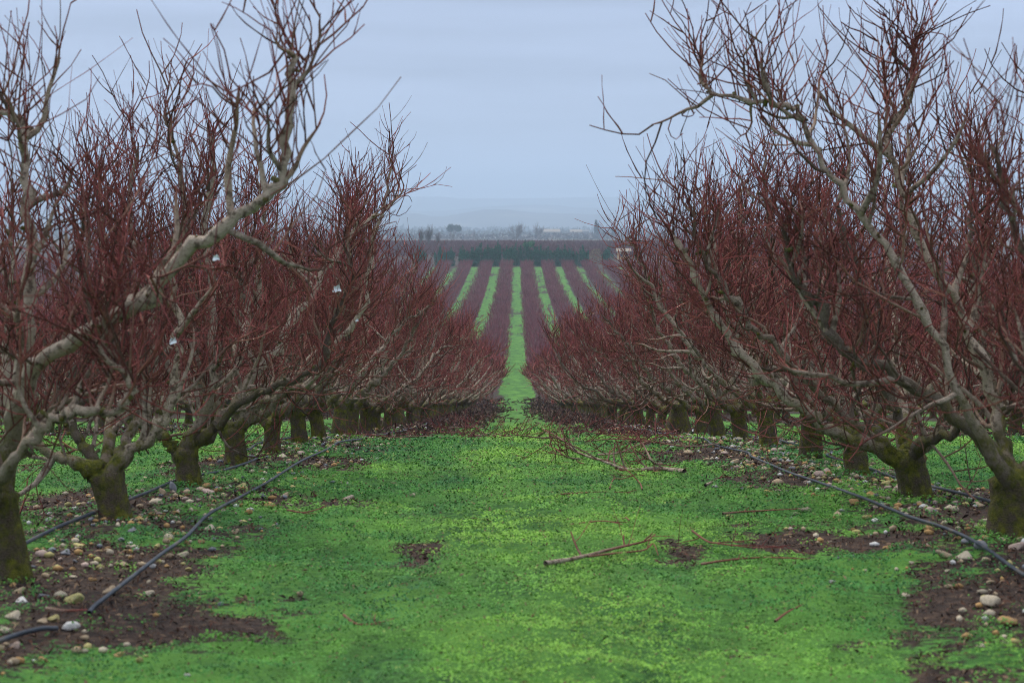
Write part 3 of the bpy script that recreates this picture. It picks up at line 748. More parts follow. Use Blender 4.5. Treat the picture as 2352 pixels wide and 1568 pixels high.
# low tree belts on the plain: one mass each
def belt(y, x0, x1, n, h, col, label):
    x = rng.uniform(x0, x1, n) * y; yy = y + rng.normal(size=n) * y * .02
    z = ground_z(x, yy, False) + rng.random(n) ** 1.3 * h * (.5 + fbm(x * 14 / y * 3, x * 0, 5, 3))
    c = np.stack([x, yy, z], -1); s_ = y * .0007
    V = np.stack([c + rng.normal(size=(n, 3)) * s_, c + rng.normal(size=(n, 3)) * s_, c + rng.normal(size=(n, 3)) * s_], 1).reshape(-1, 3)
    C = np.repeat(np.array(col)[None] * rng.uniform(.6, 1.4, (n, 1)), 3, 0)
    link('tree_belt', mesh_np('tree_belt', V, None, np.arange(3 * n).reshape(-1, 3), {'col': C}), LEAF, kind='stuff', label=label, category='tree belt')
belt(1900, -.3, .3, 9000, 5, (.09, .065, .06), 'hazy scrub and bare trees along the near edge of the plain')
belt(2800, -.3, .3, 9000, 7, (.06, .06, .045), 'hazy line of trees midway across the plain')
belt(4200, -.3, .3, 9000, 10, (.04, .05, .035), 'thin dark tree line at the far edge of the plain')

def quadbox(V, F, x0, x1, y0, y1, z0, z1):
    n = len(V); V += [(x0, y0, z0), (x1, y0, z0), (x1, y1, z0), (x0, y1, z0), (x0, y0, z1), (x1, y0, z1), (x1, y1, z1), (x0, y1, z1)]
    F += [(n, n + 3, n + 2, n + 1), (n + 4, n + 5, n + 6, n + 7), (n, n + 1, n + 5, n + 4), (n + 1, n + 2, n + 6, n + 5), (n + 2, n + 3, n + 7, n + 6), (n + 3, n, n + 4, n + 7)]
def plain_mat(name, c, rough=.8):
    t = NT(name); n = t.noise(2.5, 4)
    return t.out(t.ramp(n, [(.3, tuple(q * .8 for q in c)), (.7, tuple(min(1, q * 1.15) for q in c))]), rough)
M_ROOF = plain_mat('roof_tile', (.30, .24, .18)); M_WALL = plain_mat('farm_wall', (.20, .18, .16)); M_DARK = plain_mat('window_glass', (.03, .035, .04), .3)
M_OCHRE = plain_mat('ochre_wall', (.62, .40, .20)); M_WROOF = plain_mat('white_sheet_roof', (.72, .74, .76))
def house(px0, px1, py_top, y, depth, wallm, roofm, label, roof_h=1.5, wins=4, eave=None, name='farm_building', wall_h=None):
    x0, x1 = (px0 - 1176) / FPX * y, (px1 - 1176) / FPX * y; cx = (x0 + x1) / 2; w2 = (x1 - x0) / 2
    zt = EYE - (py_top - 520) / FPX * y; zg = float(ground_z(cx, y, False)); H = zt - zg - roof_h
    root = bpy.data.objects.new(name, None); COL.objects.link(root); root.location = (cx, y, zg); root['label'] = label; root['category'] = 'building'
    V, F = [], []; quadbox(V, F, -w2, w2, 0, depth, -.5, H); link('wall', mesh_np('wall', V, F, None, None, False), wallm, root)
    o = .6; V = [(-w2 - o, -o, H + .02), (w2 + o, -o, H + .02), (w2 + o, depth / 2, H + roof_h), (-w2 - o, depth / 2, H + roof_h), (w2 + o, depth + o, H + .02), (-w2 - o, depth + o, H + .02),
        (-w2 - o, -o, H + .2), (w2 + o, -o, H + .2), (w2 + o, depth / 2, H + roof_h + .2), (-w2 - o, depth / 2, H + roof_h + .2), (w2 + o, depth + o, H + .2), (-w2 - o, depth + o, H + .2)]
    F = [(6, 7, 8, 9), (9, 8, 10, 11), (0, 3, 2, 1), (3, 5, 4, 2), (0, 1, 7, 6), (4, 5, 11, 10), (1, 2, 8, 7), (2, 4, 10, 8), (0, 6, 9, 3), (3, 9, 11, 5)]
    link('roof', mesh_np('roof', V, F, None, None, False), roofm, root)
    for k in range(wins):
        xx = -w2 + (k + .5) * 2 * w2 / wins; ww = min(.7, w2 / wins * .5); V, F = [], []
        quadbox(V, F, xx - ww, xx + ww, -.05, .06, H * .35, H * .72); link('window', mesh_np('window', V, F, None, None, False), M_DARK, root)
    return root
house(1249, 1286, 526.5, 2300, 14, M_WALL, M_ROOF, 'long low farm building with tan roof on the hazy plain', 3.2, 5)
house(1310, 1336, 527.5, 2350, 14, M_WALL, M_ROOF, 'pale roofed farm building left of the cypresses', 2.8, 4)
house(1335, 1352, 528.5, 2380, 12, plain_mat('dark_wall', (.16, .15, .15)), plain_mat('grey_roof', (.20, .19, .19)), 'darker grey farm shed between pale roof and cypresses', 1.5, 3)
house(1100, 1142, 545.5, 2100, 10, M_WROOF, M_WROOF, 'long white low greenhouse left of the largest bare tree', 1.2, 0)
house(1420, 1446, 572, 640, 6, M_OCHRE, M_ROOF, 'small ochre farmhouse seen through the right crown tips', .9, 2)
house(1550, 1568, 562, 900, 5, M_WALL, M_WROOF, 'white roofed shed glimpsed through the right crowns', .7, 2)

# ------------------------------------------------------------------ ground cover leaves
def hit(px, py, y0=6.5, y1=60):
    """ground point seen at a pixel"""
    ys = np.arange(y0, y1, .02); u, v = (px - 1176) / FPX, (784 - py) / FPX
    dy = _ch + v * _sh; x = u * ys / dy; z = EYE + (-_sh + v * _ch) * ys / dy
    g = ground_z(x, ys); i = np.argmax(z < g); return np.array((x[i], ys[i], g[i]))

def cover():
    Vs, Cs = [], []
    for (a, b, s_, dens) in ((6.8, 9.5, .012, 6800), (9.5, 13, .0145, 5000), (13, 18, .018, 2750), (18, 25, .024, 1450), (25, 36, .038, 560), (36, 48, .06, 180)):
        yy = np.sqrt(rng.uniform(a * a, b * b, int(dens * .29 * (b * b - a * a))))
        xx = rng.uniform(-1, 1, len(yy)) * (.275 * yy + .6)
        g = green_at(xx, yy)
        fine = fbm(xx * 7, yy * 7, 55, 2)
        keep = (g + (fine - .5) * 1.3) > rng.uniform(.18, .78, len(yy)) ** 1.05; xx, yy, g, fine = xx[keep], yy[keep], g[keep], fine[keep]
        n = len(xx); z = ground_z(xx, yy) + rng.random(n) ** .7 * (.010 + .035 * sst(.35, .8, fine)) + .003 + .045 * sst(.38, .72, fbm(xx * 4.5, yy * 3.6, 57, 2)) * sst(.4, .8, g)
        c = np.stack([xx, yy, z], -1)
        nn = nrm(rng.normal(size=(n, 3)) * .4 + np.array((0, -.1, 1.))); d1 = nrm(np.cross(nn, rng.normal(size=(n, 3)))); d2 = np.cross(nn, d1)
        s2 = s_ * rng.uniform(.5, 1.25, (n, 1)); d1 = d1 * s2 * .62; d2 = d2 * s2 * .42
        Vs.append(np.stack([c - d1, c + d2, c + d1, c - d2], 1).reshape(-1, 3))
        pat = fbm(xx * .8 + 5, yy * .5, 61, 3); pat2 = fbm(xx * 2.6, yy * 2.0, 65, 3)
        cx = (xx - .2 + 2.75) % 5.5 - 2.75
        wt = np.exp(-((np.abs(cx) - .78) / .2) ** 2) * sst(.3, .6, fbm(xx * .8, yy * .3, 93, 2))
        yel = np.clip(1.6 * (pat - .42) + .65 * np.exp(-(cx / .8) ** 2) + (pat2 - .5) * 1.5, 0, 1)[:, None]
        blu = np.clip(1.3 * (.45 - pat) + (.5 - pat2) * 1.1 + .25 * sst(1, 2, np.abs(cx)) + .5 * wt, 0, 1)[:, None]
        col = np.array((.052, .185, .026)) * (1 - yel) + np.array((.165, .335, .040)) * yel
        col = col * (1 - blu * .8) + np.array((.020, .100, .034)) * blu * .8
        hol = fbm(xx * 11, yy * 9, 91, 2)[:, None]; col = col * rng.uniform(.84, 1.18, (n, 1)) * (.68 + .6 * sst(.25, .7, hol))
        od = rng.random(n); col[od < .035] = (.12, .075, .035); col[od > .993] = (.25, .34, .08)
        Cs.append(np.repeat(col, 4, 0))
    V = np.concatenate(Vs); C = np.concatenate(Cs)
    me = mesh_np('ground_cover', V, np.arange(len(V)).reshape(-1, 4), None, {'col': C})
    m = attr_col_mat('cover_leaf', .8, spec=.3)
    link('ground_cover', me, m, kind='stuff', label='low bright green clover and moss covering the aisle', category='ground cover')
    # print('cover quads', len(V) // 4)
cover()

def litter():
    Vs, Cs = [], []
    for (a, b, dens, s_) in ((6.8, 12, 1000, .017), (12, 22, 330, .025), (22, 40, 60, .045)):
        yy = np.sqrt(rng.uniform(a * a, b * b, int(dens * .29 * (b * b - a * a)))); xx = rng.uniform(-1, 1, len(yy)) * (.275 * yy + .6)
        g = green_at(xx, yy); keep = rng.random(len(yy)) > np.where(g < .45, .12, .982); xx, yy = xx[keep], yy[keep]; n = len(xx)
        c = np.stack([xx, yy, ground_z(xx, yy) + rng.random(n) * .015 + .004], -1)
        nn = nrm(rng.normal(size=(n, 3)) * .6 + np.array((0, 0, 1.))); d1 = nrm(np.cross(nn, rng.normal(size=(n, 3)))); d2 = np.cross(nn, d1)
        L = s_ * rng.uniform(.5, 1.5, (n, 1)); W = L * rng.uniform(.08, .3, (n, 1)); d1, d2 = d1 * L, d2 * W
        bend = nn * L * .2
        Vs.append(np.stack([c - d1, c - d2 * 1.2 + bend, c + d1, c + d2 + bend], 1).reshape(-1, 3))
        col = np.array([(.055, .028, .018), (.12, .065, .04), (.24, .155, .095), (.030, .018, .014), (.10, .042, .026)])[rng.integers(0, 5, n)] * rng.uniform(.7, 1.2, (n, 1))
        Cs.append(np.repeat(col, 4, 0))
    # cut brushwood mulch where the aisle dips away
    yy = 30 + 115 * rng.random(9000) ** 1.3; cx = np.abs(rng.normal(size=9000) * .6 + 1.85) * rng.choice([-1, 1], 9000); xx = .2 + cx + rng.choice([-5.5, 0, 0, 0, 5.5], 9000)
    c = np.stack([xx, yy, ground_z(xx, yy) + .02], -1); d = nrm(rng.normal(size=(9000, 3)) * (1, 1, .35)) * (.05 + .0022 * yy)[:, None]; d[:, 2] = np.abs(d[:, 2]); wv = nrm(np.cross(d, (0, 1., 0))) * (.006 + .00022 * yy)[:, None]
    Vs.append(np.stack([c - wv, c + wv, c + d + wv * .5, c + d - wv * .5], 1).reshape(-1, 3)); col = np.array([(.13, .060, .048), (.08, .048, .036), (.05, .032, .024), (.19, .13, .09)])[rng.integers(0, 4, 9000)]; Cs.append(np.repeat(col, 4, 0))
    V = np.concatenate(Vs)
    link('leaf_litter', mesh_np('leaf_litter', V, np.arange(len(V)).reshape(-1, 4), None, {'col': np.concatenate(Cs)}), attr_col_mat('dead_leaf', .9), kind='stuff', label='dead leaves and twig bits scattered over the bare dark soil', category='leaf litter')
litter()

# ------------------------------------------------------------------ stones
import bmesh
def stone_np(sub, seed):
    bm = bmesh.new(); bmesh.ops.create_icosphere(bm, subdivisions=sub, radius=1)
    V = np.array([v.co[:] for v in bm.verts]); F = np.array([[v.index for v in f.verts] for f in bm.faces]); bm.free()
    r = np.random.RandomState(seed)
    for k in range(14):
        d = r.normal(size=3); d /= np.linalg.norm(d); h = r.uniform(.45, .9)
        p = V @ d; V = V - np.outer(np.maximum(p - h, 0) * .9, d)
    V = V * (1 + .07 * (np.sin(V[:, :1] * 3 + seed) * np.cos(V[:, 1:2] * 2.6 + seed * 2)))
    V = V * np.array((1, r.uniform(.66, .92), r.uniform(.48, .74)))
    return V, F
t_ = NT('river_stone'); oi = t_.n.new('ShaderNodeObjectInfo')
n_ = t_.noise(9, 5, .65); c_ = t_.mix(t_.rng(n_, .45, .7, 0, .55), oi.outputs['Color'], (.16, .11, .07))
n2_ = t_.noise(3, 4, .6); c_ = t_.mix(t_.rng(n2_, .55, .68, 0, .5), c_, (.34, .31, .26)); t_.bump(n_, .02, .5); M_STONE = t_.out(c_, .85)
SM = []
for k in range(9):
    V, F = stone_np(3 if k < 4 else 2, k + 1); me = mesh_np('stone', V, None, F); me.materials.append(M_STONE); SM.append(me)
SC = {'cream': (.50, .42, .30), 'ochre': (.42, .25, .10), 'white': (.62, .60, .56), 'grey': (.20, .21, .23), 'tan': (.40, .30, .19), 'pinkish': (.46, .34, .28), 'yellowish': (.46, .40, .16), 'rusty': (.30, .15, .07)}
spots_ = []
def stone(x, y, size, colour, label, group=None, squash=1., upright=False, var=None, sink=.42):
    k = var if var is not None else RT.randint(len(SM))
    o = bpy.data.objects.new('stone', SM[k]); COL.objects.link(o); c = SC[colour]; f = RT.uniform(.95, 1.35)
    o.color = (c[0] * f, c[1] * f, c[2] * f, 1)
    r = size / 2; o.scale = (r, r, r * squash)
    o.rotation_euler = (0, math.radians(75) if upright else RT.uniform(-.15, .15), RT.uniform(-.5, .5) if size > .07 else RT.uniform(0, 6.28))
    o.location = (x, y, float(ground_z(x, y)) + (r * .75 if upright else r * squash * .62 * (1 - sink)))
    o['label'] = label; o['category'] = 'stone'; o['group'] = group or 'loose stones along the tree rows'
    spots_.append((x, y))
HS = [(480, 1136, 36, 'pinkish', 'large rounded pinkish stone right of the third left trunk'), (487, 1143, 20, 'cream', 'cream stone lying against the large pinkish one'),
      (398, 1132, 34, 'grey', 'blue grey stone standing upright against the third left trunk'), (374, 1140, 26, 'tan', 'tan stone at the foot of the upright grey stone'), (430, 1140, 20, 'ochre', 'small ochre stone in front of the third left trunk'),
      (168, 1385, 56, 'yellowish', 'biggest ochre boulder at lower left by the hose end'), (138, 1372, 38, 'cream', 'cream stone touching the left side of the biggest ochre boulder'), (50, 1384, 36, 'white', 'smooth white stone at the lower left corner by the trunk'),
      (98, 1374, 30, 'grey', 'grey stone between the white and cream ones at lower left'), (45, 1362, 32, 'tan', 'tan stone behind the smooth white one at lower left'), (97, 1279, 42, 'pinkish', 'flat mauve stone near the first left trunk and rear hose'),
      (305, 1222, 28, 'grey', 'grey stone in front of the second left trunk'), (325, 1224, 22, 'tan', 'mottled tan stone right of the grey one at the second left trunk'), (271, 1209, 22, 'cream', 'cream stone touching the second left trunk'),
      (278, 1243, 22, 'grey', 'bluish stone in moss below the second left trunk'), (385, 1226, 20, 'cream', 'cream stone in the moss right of the second left trunk'), (291, 1268, 17, 'rusty', 'small mauve brown stone alone in moss below second left trunk'), (360, 1259, 24, 'yellowish', 'yellowish stone beside the left hose'), (462, 1247, 25, 'rusty', 'rusty brown stone just right of the left hose'),
      (383, 1303, 17, 'ochre', 'round ochre pebble just right of the left hose'), (272, 1508, 28, 'ochre', 'orange tan stone alone in the grass at lower left'), (100, 1520, 26, 'ochre', 'flat orange stone near the bottom left hose piece'),
      (430, 1553, 22, 'white', 'white stone at the bottom edge left of centre'), (125, 1425, 34, 'yellowish', 'mossy yellow stone below the biggest boulder'), (100, 1432, 30, 'tan', 'tan stone beside the mossy yellow one'), (173, 1277 + 15, 17, 'grey', 'pale grey pebble in moss left of the left hose'),
      (168, 1310, 20, 'ochre', 'ochre stone in moss between first left trunk and hose'), (125, 1320, 22, 'cream', 'cream stone with moss right of the first left trunk'), (170, 1328, 22, 'cream', 'cream stone beyond the biggest boulder'), (213, 1334, 22, 'ochre', 'split ochre stone beside the hose above the biggest boulder'),
      (2272, 1414, 38, 'cream', 'round cream boulder alone in the grass at lower right'), (2216, 1285, 48, 'cream', 'large pale tan stone beside the right hose'), (2168, 1281, 46, 'tan', 'long mottled tan stone left of the large pale one'), (2040, 1262, 27, 'ochre', 'round ochre stone alone on soil at right'),
      (2010, 1199, 24, 'white', 'white stone on dark soil left of the right hose'), (1924, 1186, 30, 'tan', 'tan stone left of the white one at the right hose'), (1910, 1339, 20, 'white', 'small white stone alone in green cover right of centre'), (2094, 1296, 19, 'cream', 'small cream stone in green cover below the right hose'),
      (1682, 1028, 19, 'white', 'bright white pointed stone between right trunks'), (1655, 1021, 26, 'rusty', 'brown block between the fifth and sixth right trunks'), (1756, 1036, 26, 'rusty', 'brown stone beside the fourth right trunk base'), (1688, 1064, 25, 'tan', 'tan stone by the far part of the right hose'),
      (1580, 1041, 21, 'cream', 'cream stone left of the right trunks on dark soil'), (1755, 1079, 22, 'cream', 'cream stone at the near side of right hose start'), (1597, 1007, 16, 'white', 'white stone at the foot of the right trunks'), (1625, 1024, 16, 'tan', 'small tan stone left of the bright white one'),
      (2220, 1466, 36, 'ochre', 'flat orange stone low at right under bare soil'), (2254, 1486, 24, 'cream', 'sliver of pale stone below the flat orange one'), (2265, 1290, 26, 'tan', 'tan stone half under the right hose'), (2320, 1296, 24, 'yellowish', 'yellowish stone at the right edge'),
      (2120, 1157 + 10, 26, 'white', 'white stone in front of the second right trunk'), (2180, 1168, 24, 'cream', 'cream stone right of the second right trunk'), (2250, 1165, 32, 'tan', 'tan stone between the two nearest right trunks'), (2035, 1088 + 25, 26, 'yellowish', 'mossy yellow stone left of the second right trunk'),
      (1920, 1060, 26, 'cream', 'cream stone between third and fourth right trunks'), (1812, 1045, 20, 'grey', 'grey stone left of the fourth right trunk'), (1818 + 20, 1036, 16, 'pinkish', 'pinkish stone beside the fourth right trunk'), (1665, 1011, 14, 'cream', 'tiny cream stone beside the sixth right trunk'),
      (1785, 1003 + 110, 34, 'tan', 'broad tan stone on soil left of the right hose'), (2000, 1140, 30, 'ochre', 'ochre stone right of the right hose middle'), (2385 - 110, 1360 - 20, 24, 'tan', 'tan stone by the lower right hose end')]
for i, (px, py, wd, colr, lab) in enumerate(HS):
    p = hit(px, py); size = wd / FPX * p[1]
    stone(p[0], p[1], size * 1.08, colr, lab, None, squash=.9, upright='upright' in lab, var=i % 4)
zones = {}
cnt = 0; tries = 0
LY = [10.1, 12.8, 15.65, 18.4, 21., 23.9, 26.4, 28.9, 31.7]; RY = [11.7, 14.4, 16.9, 19.6, 22.7, 25.5, 28.2, 31.]
cn = ['cream', 'tan', 'ochre', 'cream', 'tan', 'white', 'grey', 'pinkish', 'ochre', 'yellowish']
while cnt < 236 and tries < 9000:
    tries += 1
    left = RT.rand() < .5; rx = XL if left else XR
    y = 8 + 23 * RT.rand() ** 1.35; x = rx + RT.normal() * .42 + (.18 if left else -.18)
    if abs(x) > .262 * y: continue
    if min((x - a) ** 2 + (y - b_) ** 2 for a, b_ in spots_) < .02: continue
    tl = LY if left else RY; j = int(np.argmin([abs(y - q) for q in tl]))
    if abs(y - tl[j]) < .2 and abs(x - rx) < .2: continue
    size = .034 + .085 * RT.rand() ** 2.6; colr = cn[RT.randint(len(cn))]
    sz = 'small' if size < .048 else 'fist sized'
    aisle = (x > rx) if left else (x < rx)
    ring = 'on the aisle side of' if aisle else 'behind'
    lab = '%s %s stone in the scatter %s the %s %s trunk' % (sz, colr, ring, ORD[j], 'left' if left else 'right')
    stone(x, y, size, colr, lab, lab.replace(' stone', ' stones')); cnt += 1

def pebbles():
    V0, F0 = stone_np(1, 5)
    n = 8500; side = rng.random(n) < .5; k = (rng.random(n) < .25) * rng.integers(1, 3, n)
    yy = 7.5 + 38 * rng.random(n) ** 1.3
    xx = np.where(side, XL - ROWW * k, XR + ROWW * k) + rng.normal(size=n) * .46 + np.where(side, .12, -.12)
    dn = fbm(xx * 1.6, yy * 1.1, 88, 3); keep = (np.abs(xx) < .27 * yy + .3) & (dn > rng.uniform(.3, .60, n)); xx, yy = xx[keep], yy[keep]; n = len(xx)
    s_ = rng.uniform(.008, .030, n) * (1 + yy / 40); a = rng.uniform(0, 6.28, n); ca, sa = np.cos(a)[:, None], np.sin(a)[:, None]
    X = V0[None, :, 0] * ca - V0[None, :, 1] * sa; Yv = V0[None, :, 0] * sa + V0[None, :, 1] * ca
    V = np.stack([X, Yv, np.broadcast_to(V0[None, :, 2], X.shape)], -1) * s_[:, None, None] * rng.uniform(.75, 1.25, (n, 1, 3)) + np.stack([xx, yy, ground_z(xx, yy) + s_ * .3], -1)[:, None]
    F = (F0[None] + (np.arange(n) * len(V0))[:, None, None]).reshape(-1, 3)
    cols = np.array([SC[q] for q in cn])[rng.integers(0, len(cn), n)] * rng.uniform(.65, 1.25, (n, 1))
    link('pebbles', mesh_np('pebbles', V.reshape(-1, 3), None, F, {'col': np.repeat(cols, len(V0), 0)}), attr_col_mat('pebble', .85, 60), kind='stuff', label='small tan and white pebbles strewn under the tree rows', category='pebbles')
pebbles()

# ------------------------------------------------------------------ irrigation hoses
t_ = NT('black_polythene'); t_.b.inputs['Specular IOR Level'].default_value = .5
M_HOSE = t_.out(t_.ramp(t_.noise(6, 4), [(.35, (.016, .022, .032)), (.55, (.034, .044, .060)), (.68, (.10, .085, .065))]), .5)
def hose(pix, label, r=.0115, ext=None):
    pts = [hit(a, b_) for a, b_ in pix]
    if ext is not None:
        x, y1, _ = ext; y = pts[-1][1]
        while y < y1:
            y += 1.2; pts.append(np.array((x + .06 * math.sin(y * 1.3), y, 0)))
    pp = resample(pts, max(24, int(14 * len(pts))))
    pp[:, 2] = ground_z(pp[:, 0], pp[:, 1], False) + r + .030 + .006 * np.sin(pp[:, 1] * 1.1)
    e0 = np.linalg.norm(pp[:, :2] - pp[0, :2], axis=1); e1 = np.linalg.norm(pp[:, :2] - pp[-1, :2], axis=1)
    pp[:, 2] -= .012 * np.exp(-(np.minimum(e0, e1) / .06) ** 2)
    g = Geo(); R = np.full(len(pp), r); g.tubes(pp[None], R[None], 10)
    e_ = np.array([R[0] * 1.0, .0005]); 
    link('irrigation_hose', g.mesh('irrigation_hose'), M_HOSE, label=label, category='hose', group='black drip irrigation hoses')
hose([(205, 1415), (300, 1345), (370, 1290), (430, 1245), (480, 1195), (560, 1150), (640, 1100), (740, 1045)], 'black hose on the aisle side of the left row, running into the distance', r=.011, ext=(-1.98, 60, 0))
hose([(-60, 1515), (0, 1494), (60, 1474), (130, 1455)], 'short hose end poking in at the bottom left corner', r=.011)
hose([(-40, 1310), (40, 1273), (130, 1230), (235, 1188), (330, 1148), (420, 1110), (510, 1090), (590, 1060)], 'black hose passing behind the second left trunk', ext=(-2.85, 50, 0))
hose([(2440, 1385), (2340, 1330), (2260, 1275), (2180, 1232), (2080, 1195), (1980, 1160), (1880, 1120), (1800, 1088), (1730, 1062)], 'black hose on the aisle side of the right row', r=.011, ext=(2.38, 55, 0))
hose([(2420, 1225), (2310, 1180), (2230, 1153), (2150, 1135), (2060, 1106), (1980, 1078), (1900, 1055)], 'black hose behind the nearest right trunks', ext=(3.25, 50, 0))

# ------------------------------------------------------------------ pruned branches on the ground
def pruned(stem, label, r0=.011, n_side=7, side_len=(.2, .6), lift=.0, twigs=2, up=.02, seed=0, spread=.55, drop=None, flat=None):
    """stem: list of (px, py, Y) or ground pixels (px, py)"""
    pts = np.array([P(*q) if len(q) == 3 else hit(*q) + np.array((0, 0, .055 + lift)) for q in stem])
    g = ground_z(pts[:, 0], pts[:, 1]) + .045; pts[:, 2] = np.maximum(pts[:, 2], g)
    root = bpy.data.objects.new('pruned_branch', None); COL.objects.link(root); b0 = pts[0].copy(); root.location = b0
    root['label'] = label; root['category'] = 'branch'; root['group'] = 'pruned branches lying on the grass'
    pp = resample(pts, 18) - b0; gm = Geo(); gm.tubes(pp[None], (r0 * np.linspace(1.15, .28, 18))[None], 7, rnd=.35, bump=.06, crad=.95)
    link('stem', gm.mesh('stem'), BARK, root)
    if n_side:
        s0, T, t, _ = on_lines(pp[None], n_side, .1, .98); L = rng.uniform(*side_len, len(s0)) * (1.1 - .5 * t)
        A = grow(s0, side_dirs(T, spread, .12), L, 7, up, .07, .03)
        fl_ = flat if flat is not None else (.85 if r0 > .0085 and n_side > 5 else .3)
        A[..., 2] = A[:, :1, 2] + (A[..., 2] - A[:, :1, 2]) * fl_
        A[..., 2] = np.maximum(A[..., 2], ground_z(A[..., 0] + b0[0], A[..., 1] + b0[1]) - b0[2] + .05)
        gs = Geo(); gs.tubes(A, (rng.uniform(.34, .5, len(s0)) * r0)[:, None] * np.linspace(1, .45, 7)[None] + .0012, 5, rnd=.45)
        if twigs:
            s1, T, t, _ = on_lines(A, twigs, .2, .9); B = grow(s1, side_dirs(T, .5, .15), rng.uniform(.08, .28, len(s1)), 5, up, .06, .03)
            B[..., 2] = np.maximum(B[..., 2], ground_z(B[..., 0] + b0[0], B[..., 1] + b0[1]) - b0[2] + .045)
            gs.tubes(B, np.full((len(s1), 1), .0026) * np.linspace(1, .5, 5)[None], 3, rnd=.5)
        link('twigs', gs.mesh('twigs'), BARK, root, kind='stuff')
pruned([(1572, 1096), (1540, 1082, 17.7), (1510, 1075, 17.8), (1440, 1078, 18.0), (1385, 1058, 18.2), (1330, 1040, 18.5), (1285, 1005, 18.9), (1245, 985, 19.3)], 'long cut branch with thick butt end lying across the right of the aisle', r0=.019, n_side=16, side_len=(.3, .75), twigs=3, spread=.5)
pruned([(1520, 1078), (1500, 1062, 17.7), (1485, 1035, 17.9), (1468, 1005, 18.1), (1455, 990, 18.2)], 'upright fork of red shoots rising from the butt of the long branch', r0=.012, n_side=9, side_len=(.2, .5), twigs=2, up=.06)
pruned([(1375, 1056), (1420, 1040, 19.4), (1470, 1020, 19.8), (1520, 1000, 20.2), (1560, 985, 20.6)], 'leafless branch crossing behind the long one towards the right trunks', r0=.010, n_side=9, side_len=(.25, .6))
pruned([(1335, 1068), (1300, 1048, 18.6), (1275, 1030, 18.8), (1248, 1018, 19.2)], 'tangled thin twigs at the aisle centre end of the cut pile', r0=.009, n_side=10, side_len=(.2, .55), twigs=3)
pruned([(1650, 1030), (1600, 1025, 20.8), (1550, 1022, 21.), (1480, 1012, 21.2), (1410, 1000, 21.4), (1340, 990, 21.6)], 'fine brushwood fanned out at the rear of the cut pile', r0=.009, n_side=14, side_len=(.3, .7), twigs=3)
pruned([(1475, 1140), (1470, 1110, 16.2), (1450, 1088, 16.3), (1420, 1065, 16.5), (1380, 1052, 16.8)], 'single bowed twig arching in front of the cut pile', r0=.006, n_side=2, side_len=(.15, .3), twigs=0)
pruned([(1400, 1138), (1410, 1120, 16.5), (1430, 1100, 16.6), (1460, 1088, 16.7)], 'short curved twig leaning against the bowed one', r0=.006, n_side=1, side_len=(.1, .2), twigs=0)
pruned([(1278, 1152), (1330, 1149), (1390, 1146), (1450, 1148)], 'straight thin twig flat on the grass in front of the pile', r0=.006, n_side=1, side_len=(.1, .3), twigs=0)
pruned([(1620, 1130), (1640, 1120, 16.3), (1655, 1105, 16.5), (1662, 1095, 16.6)], 'stubby forked cutting right of the bowed twig', r0=.012, n_side=2, side_len=(.1, .25), twigs=0)
pruned([(1252, 1316), (1310, 1308), (1370, 1292), (1430, 1276), (1480, 1265), (1505, 1248)], 'thick reddish stick with fork lying in the foreground grass', r0=.012, n_side=4, side_len=(.15, .5), twigs=1)
pruned([(1350, 1300), (1420, 1292), (1480, 1285), (1500, 1270), (1512, 1298)], 'thinner stick lying along the thick reddish one', r0=.006, n_side=1, side_len=(.1, .2), twigs=0)
pruned([(1590, 1240), (1625, 1262, 11.7), (1650, 1270), (1720, 1278), (1800, 1280)], 'thin forked twig propped up right of the foreground stick', r0=.006, n_side=5, side_len=(.2, .5), twigs=1, up=.05)
pruned([(1610, 1318), (1680, 1308), (1760, 1303), (1860, 1306)], 'long straight twig lying level in the grass at right', r0=.0065, n_side=2, side_len=(.1, .3), twigs=0)
pruned([(1660, 1198), (1710, 1193), (1770, 1190), (1840, 1186)], 'brown twig at the edge of bare soil before the right hose', r0=.007, n_side=2, side_len=(.1, .3), twigs=0)
pruned([(1445, 1215), (1437, 1250, 13.), (1434, 1205, 13.)], 'little twig sticking up out of the grass at centre right', r0=.004, n_side=1, side_len=(.2, .4), twigs=0)
pruned([(1310, 1225), (1350, 1220), (1390, 1216), (1430, 1224)], 'small arched twig in the grass right of centre', r0=.006, n_side=1, side_len=(.1, .2), twigs=0)
pruned([(790, 1440), (820, 1462), (860, 1460), (905, 1448)], 'small forked brown twig in the grass left of centre', r0=.006, n_side=3, side_len=(.08, .22), twigs=0)
pruned([(1780, 1455), (1810, 1432), (1845, 1414)], 'short curved twig in the grass at lower right', r0=.006, n_side=0)
pruned([(106, 1428), (150, 1432), (200, 1428)], 'short pale stick on bare soil at lower left', r0=.010, n_side=0)
pruned([(660, 1190), (700, 1196), (750, 1182)], 'twig at the soil patch left of the aisle', r0=.006, n_side=2, side_len=(.1, .2), twigs=0)
xs_far = [(960, 992, 29.), (1000, 982, 31.), (1080, 978, 33.), (1135, 972, 35.), (1200, 985, 30.), (1160, 962, 40.), (1240, 970, 34.), (1110, 962, 42.), (1290, 990, 27.), (1020, 990, 28.)]
wh = ['at the left trunks end', 'left of the aisle before the dip', 'in the aisle left half before the dip', 'in the aisle centre before the dip', 'nearest the centre in front of the dip', 'farthest at the centre of the aisle', 'right of centre at the dip', 'farthest at the left side of the aisle', 'touching the rear of the cut pile', 'lying nearest left of the aisle']
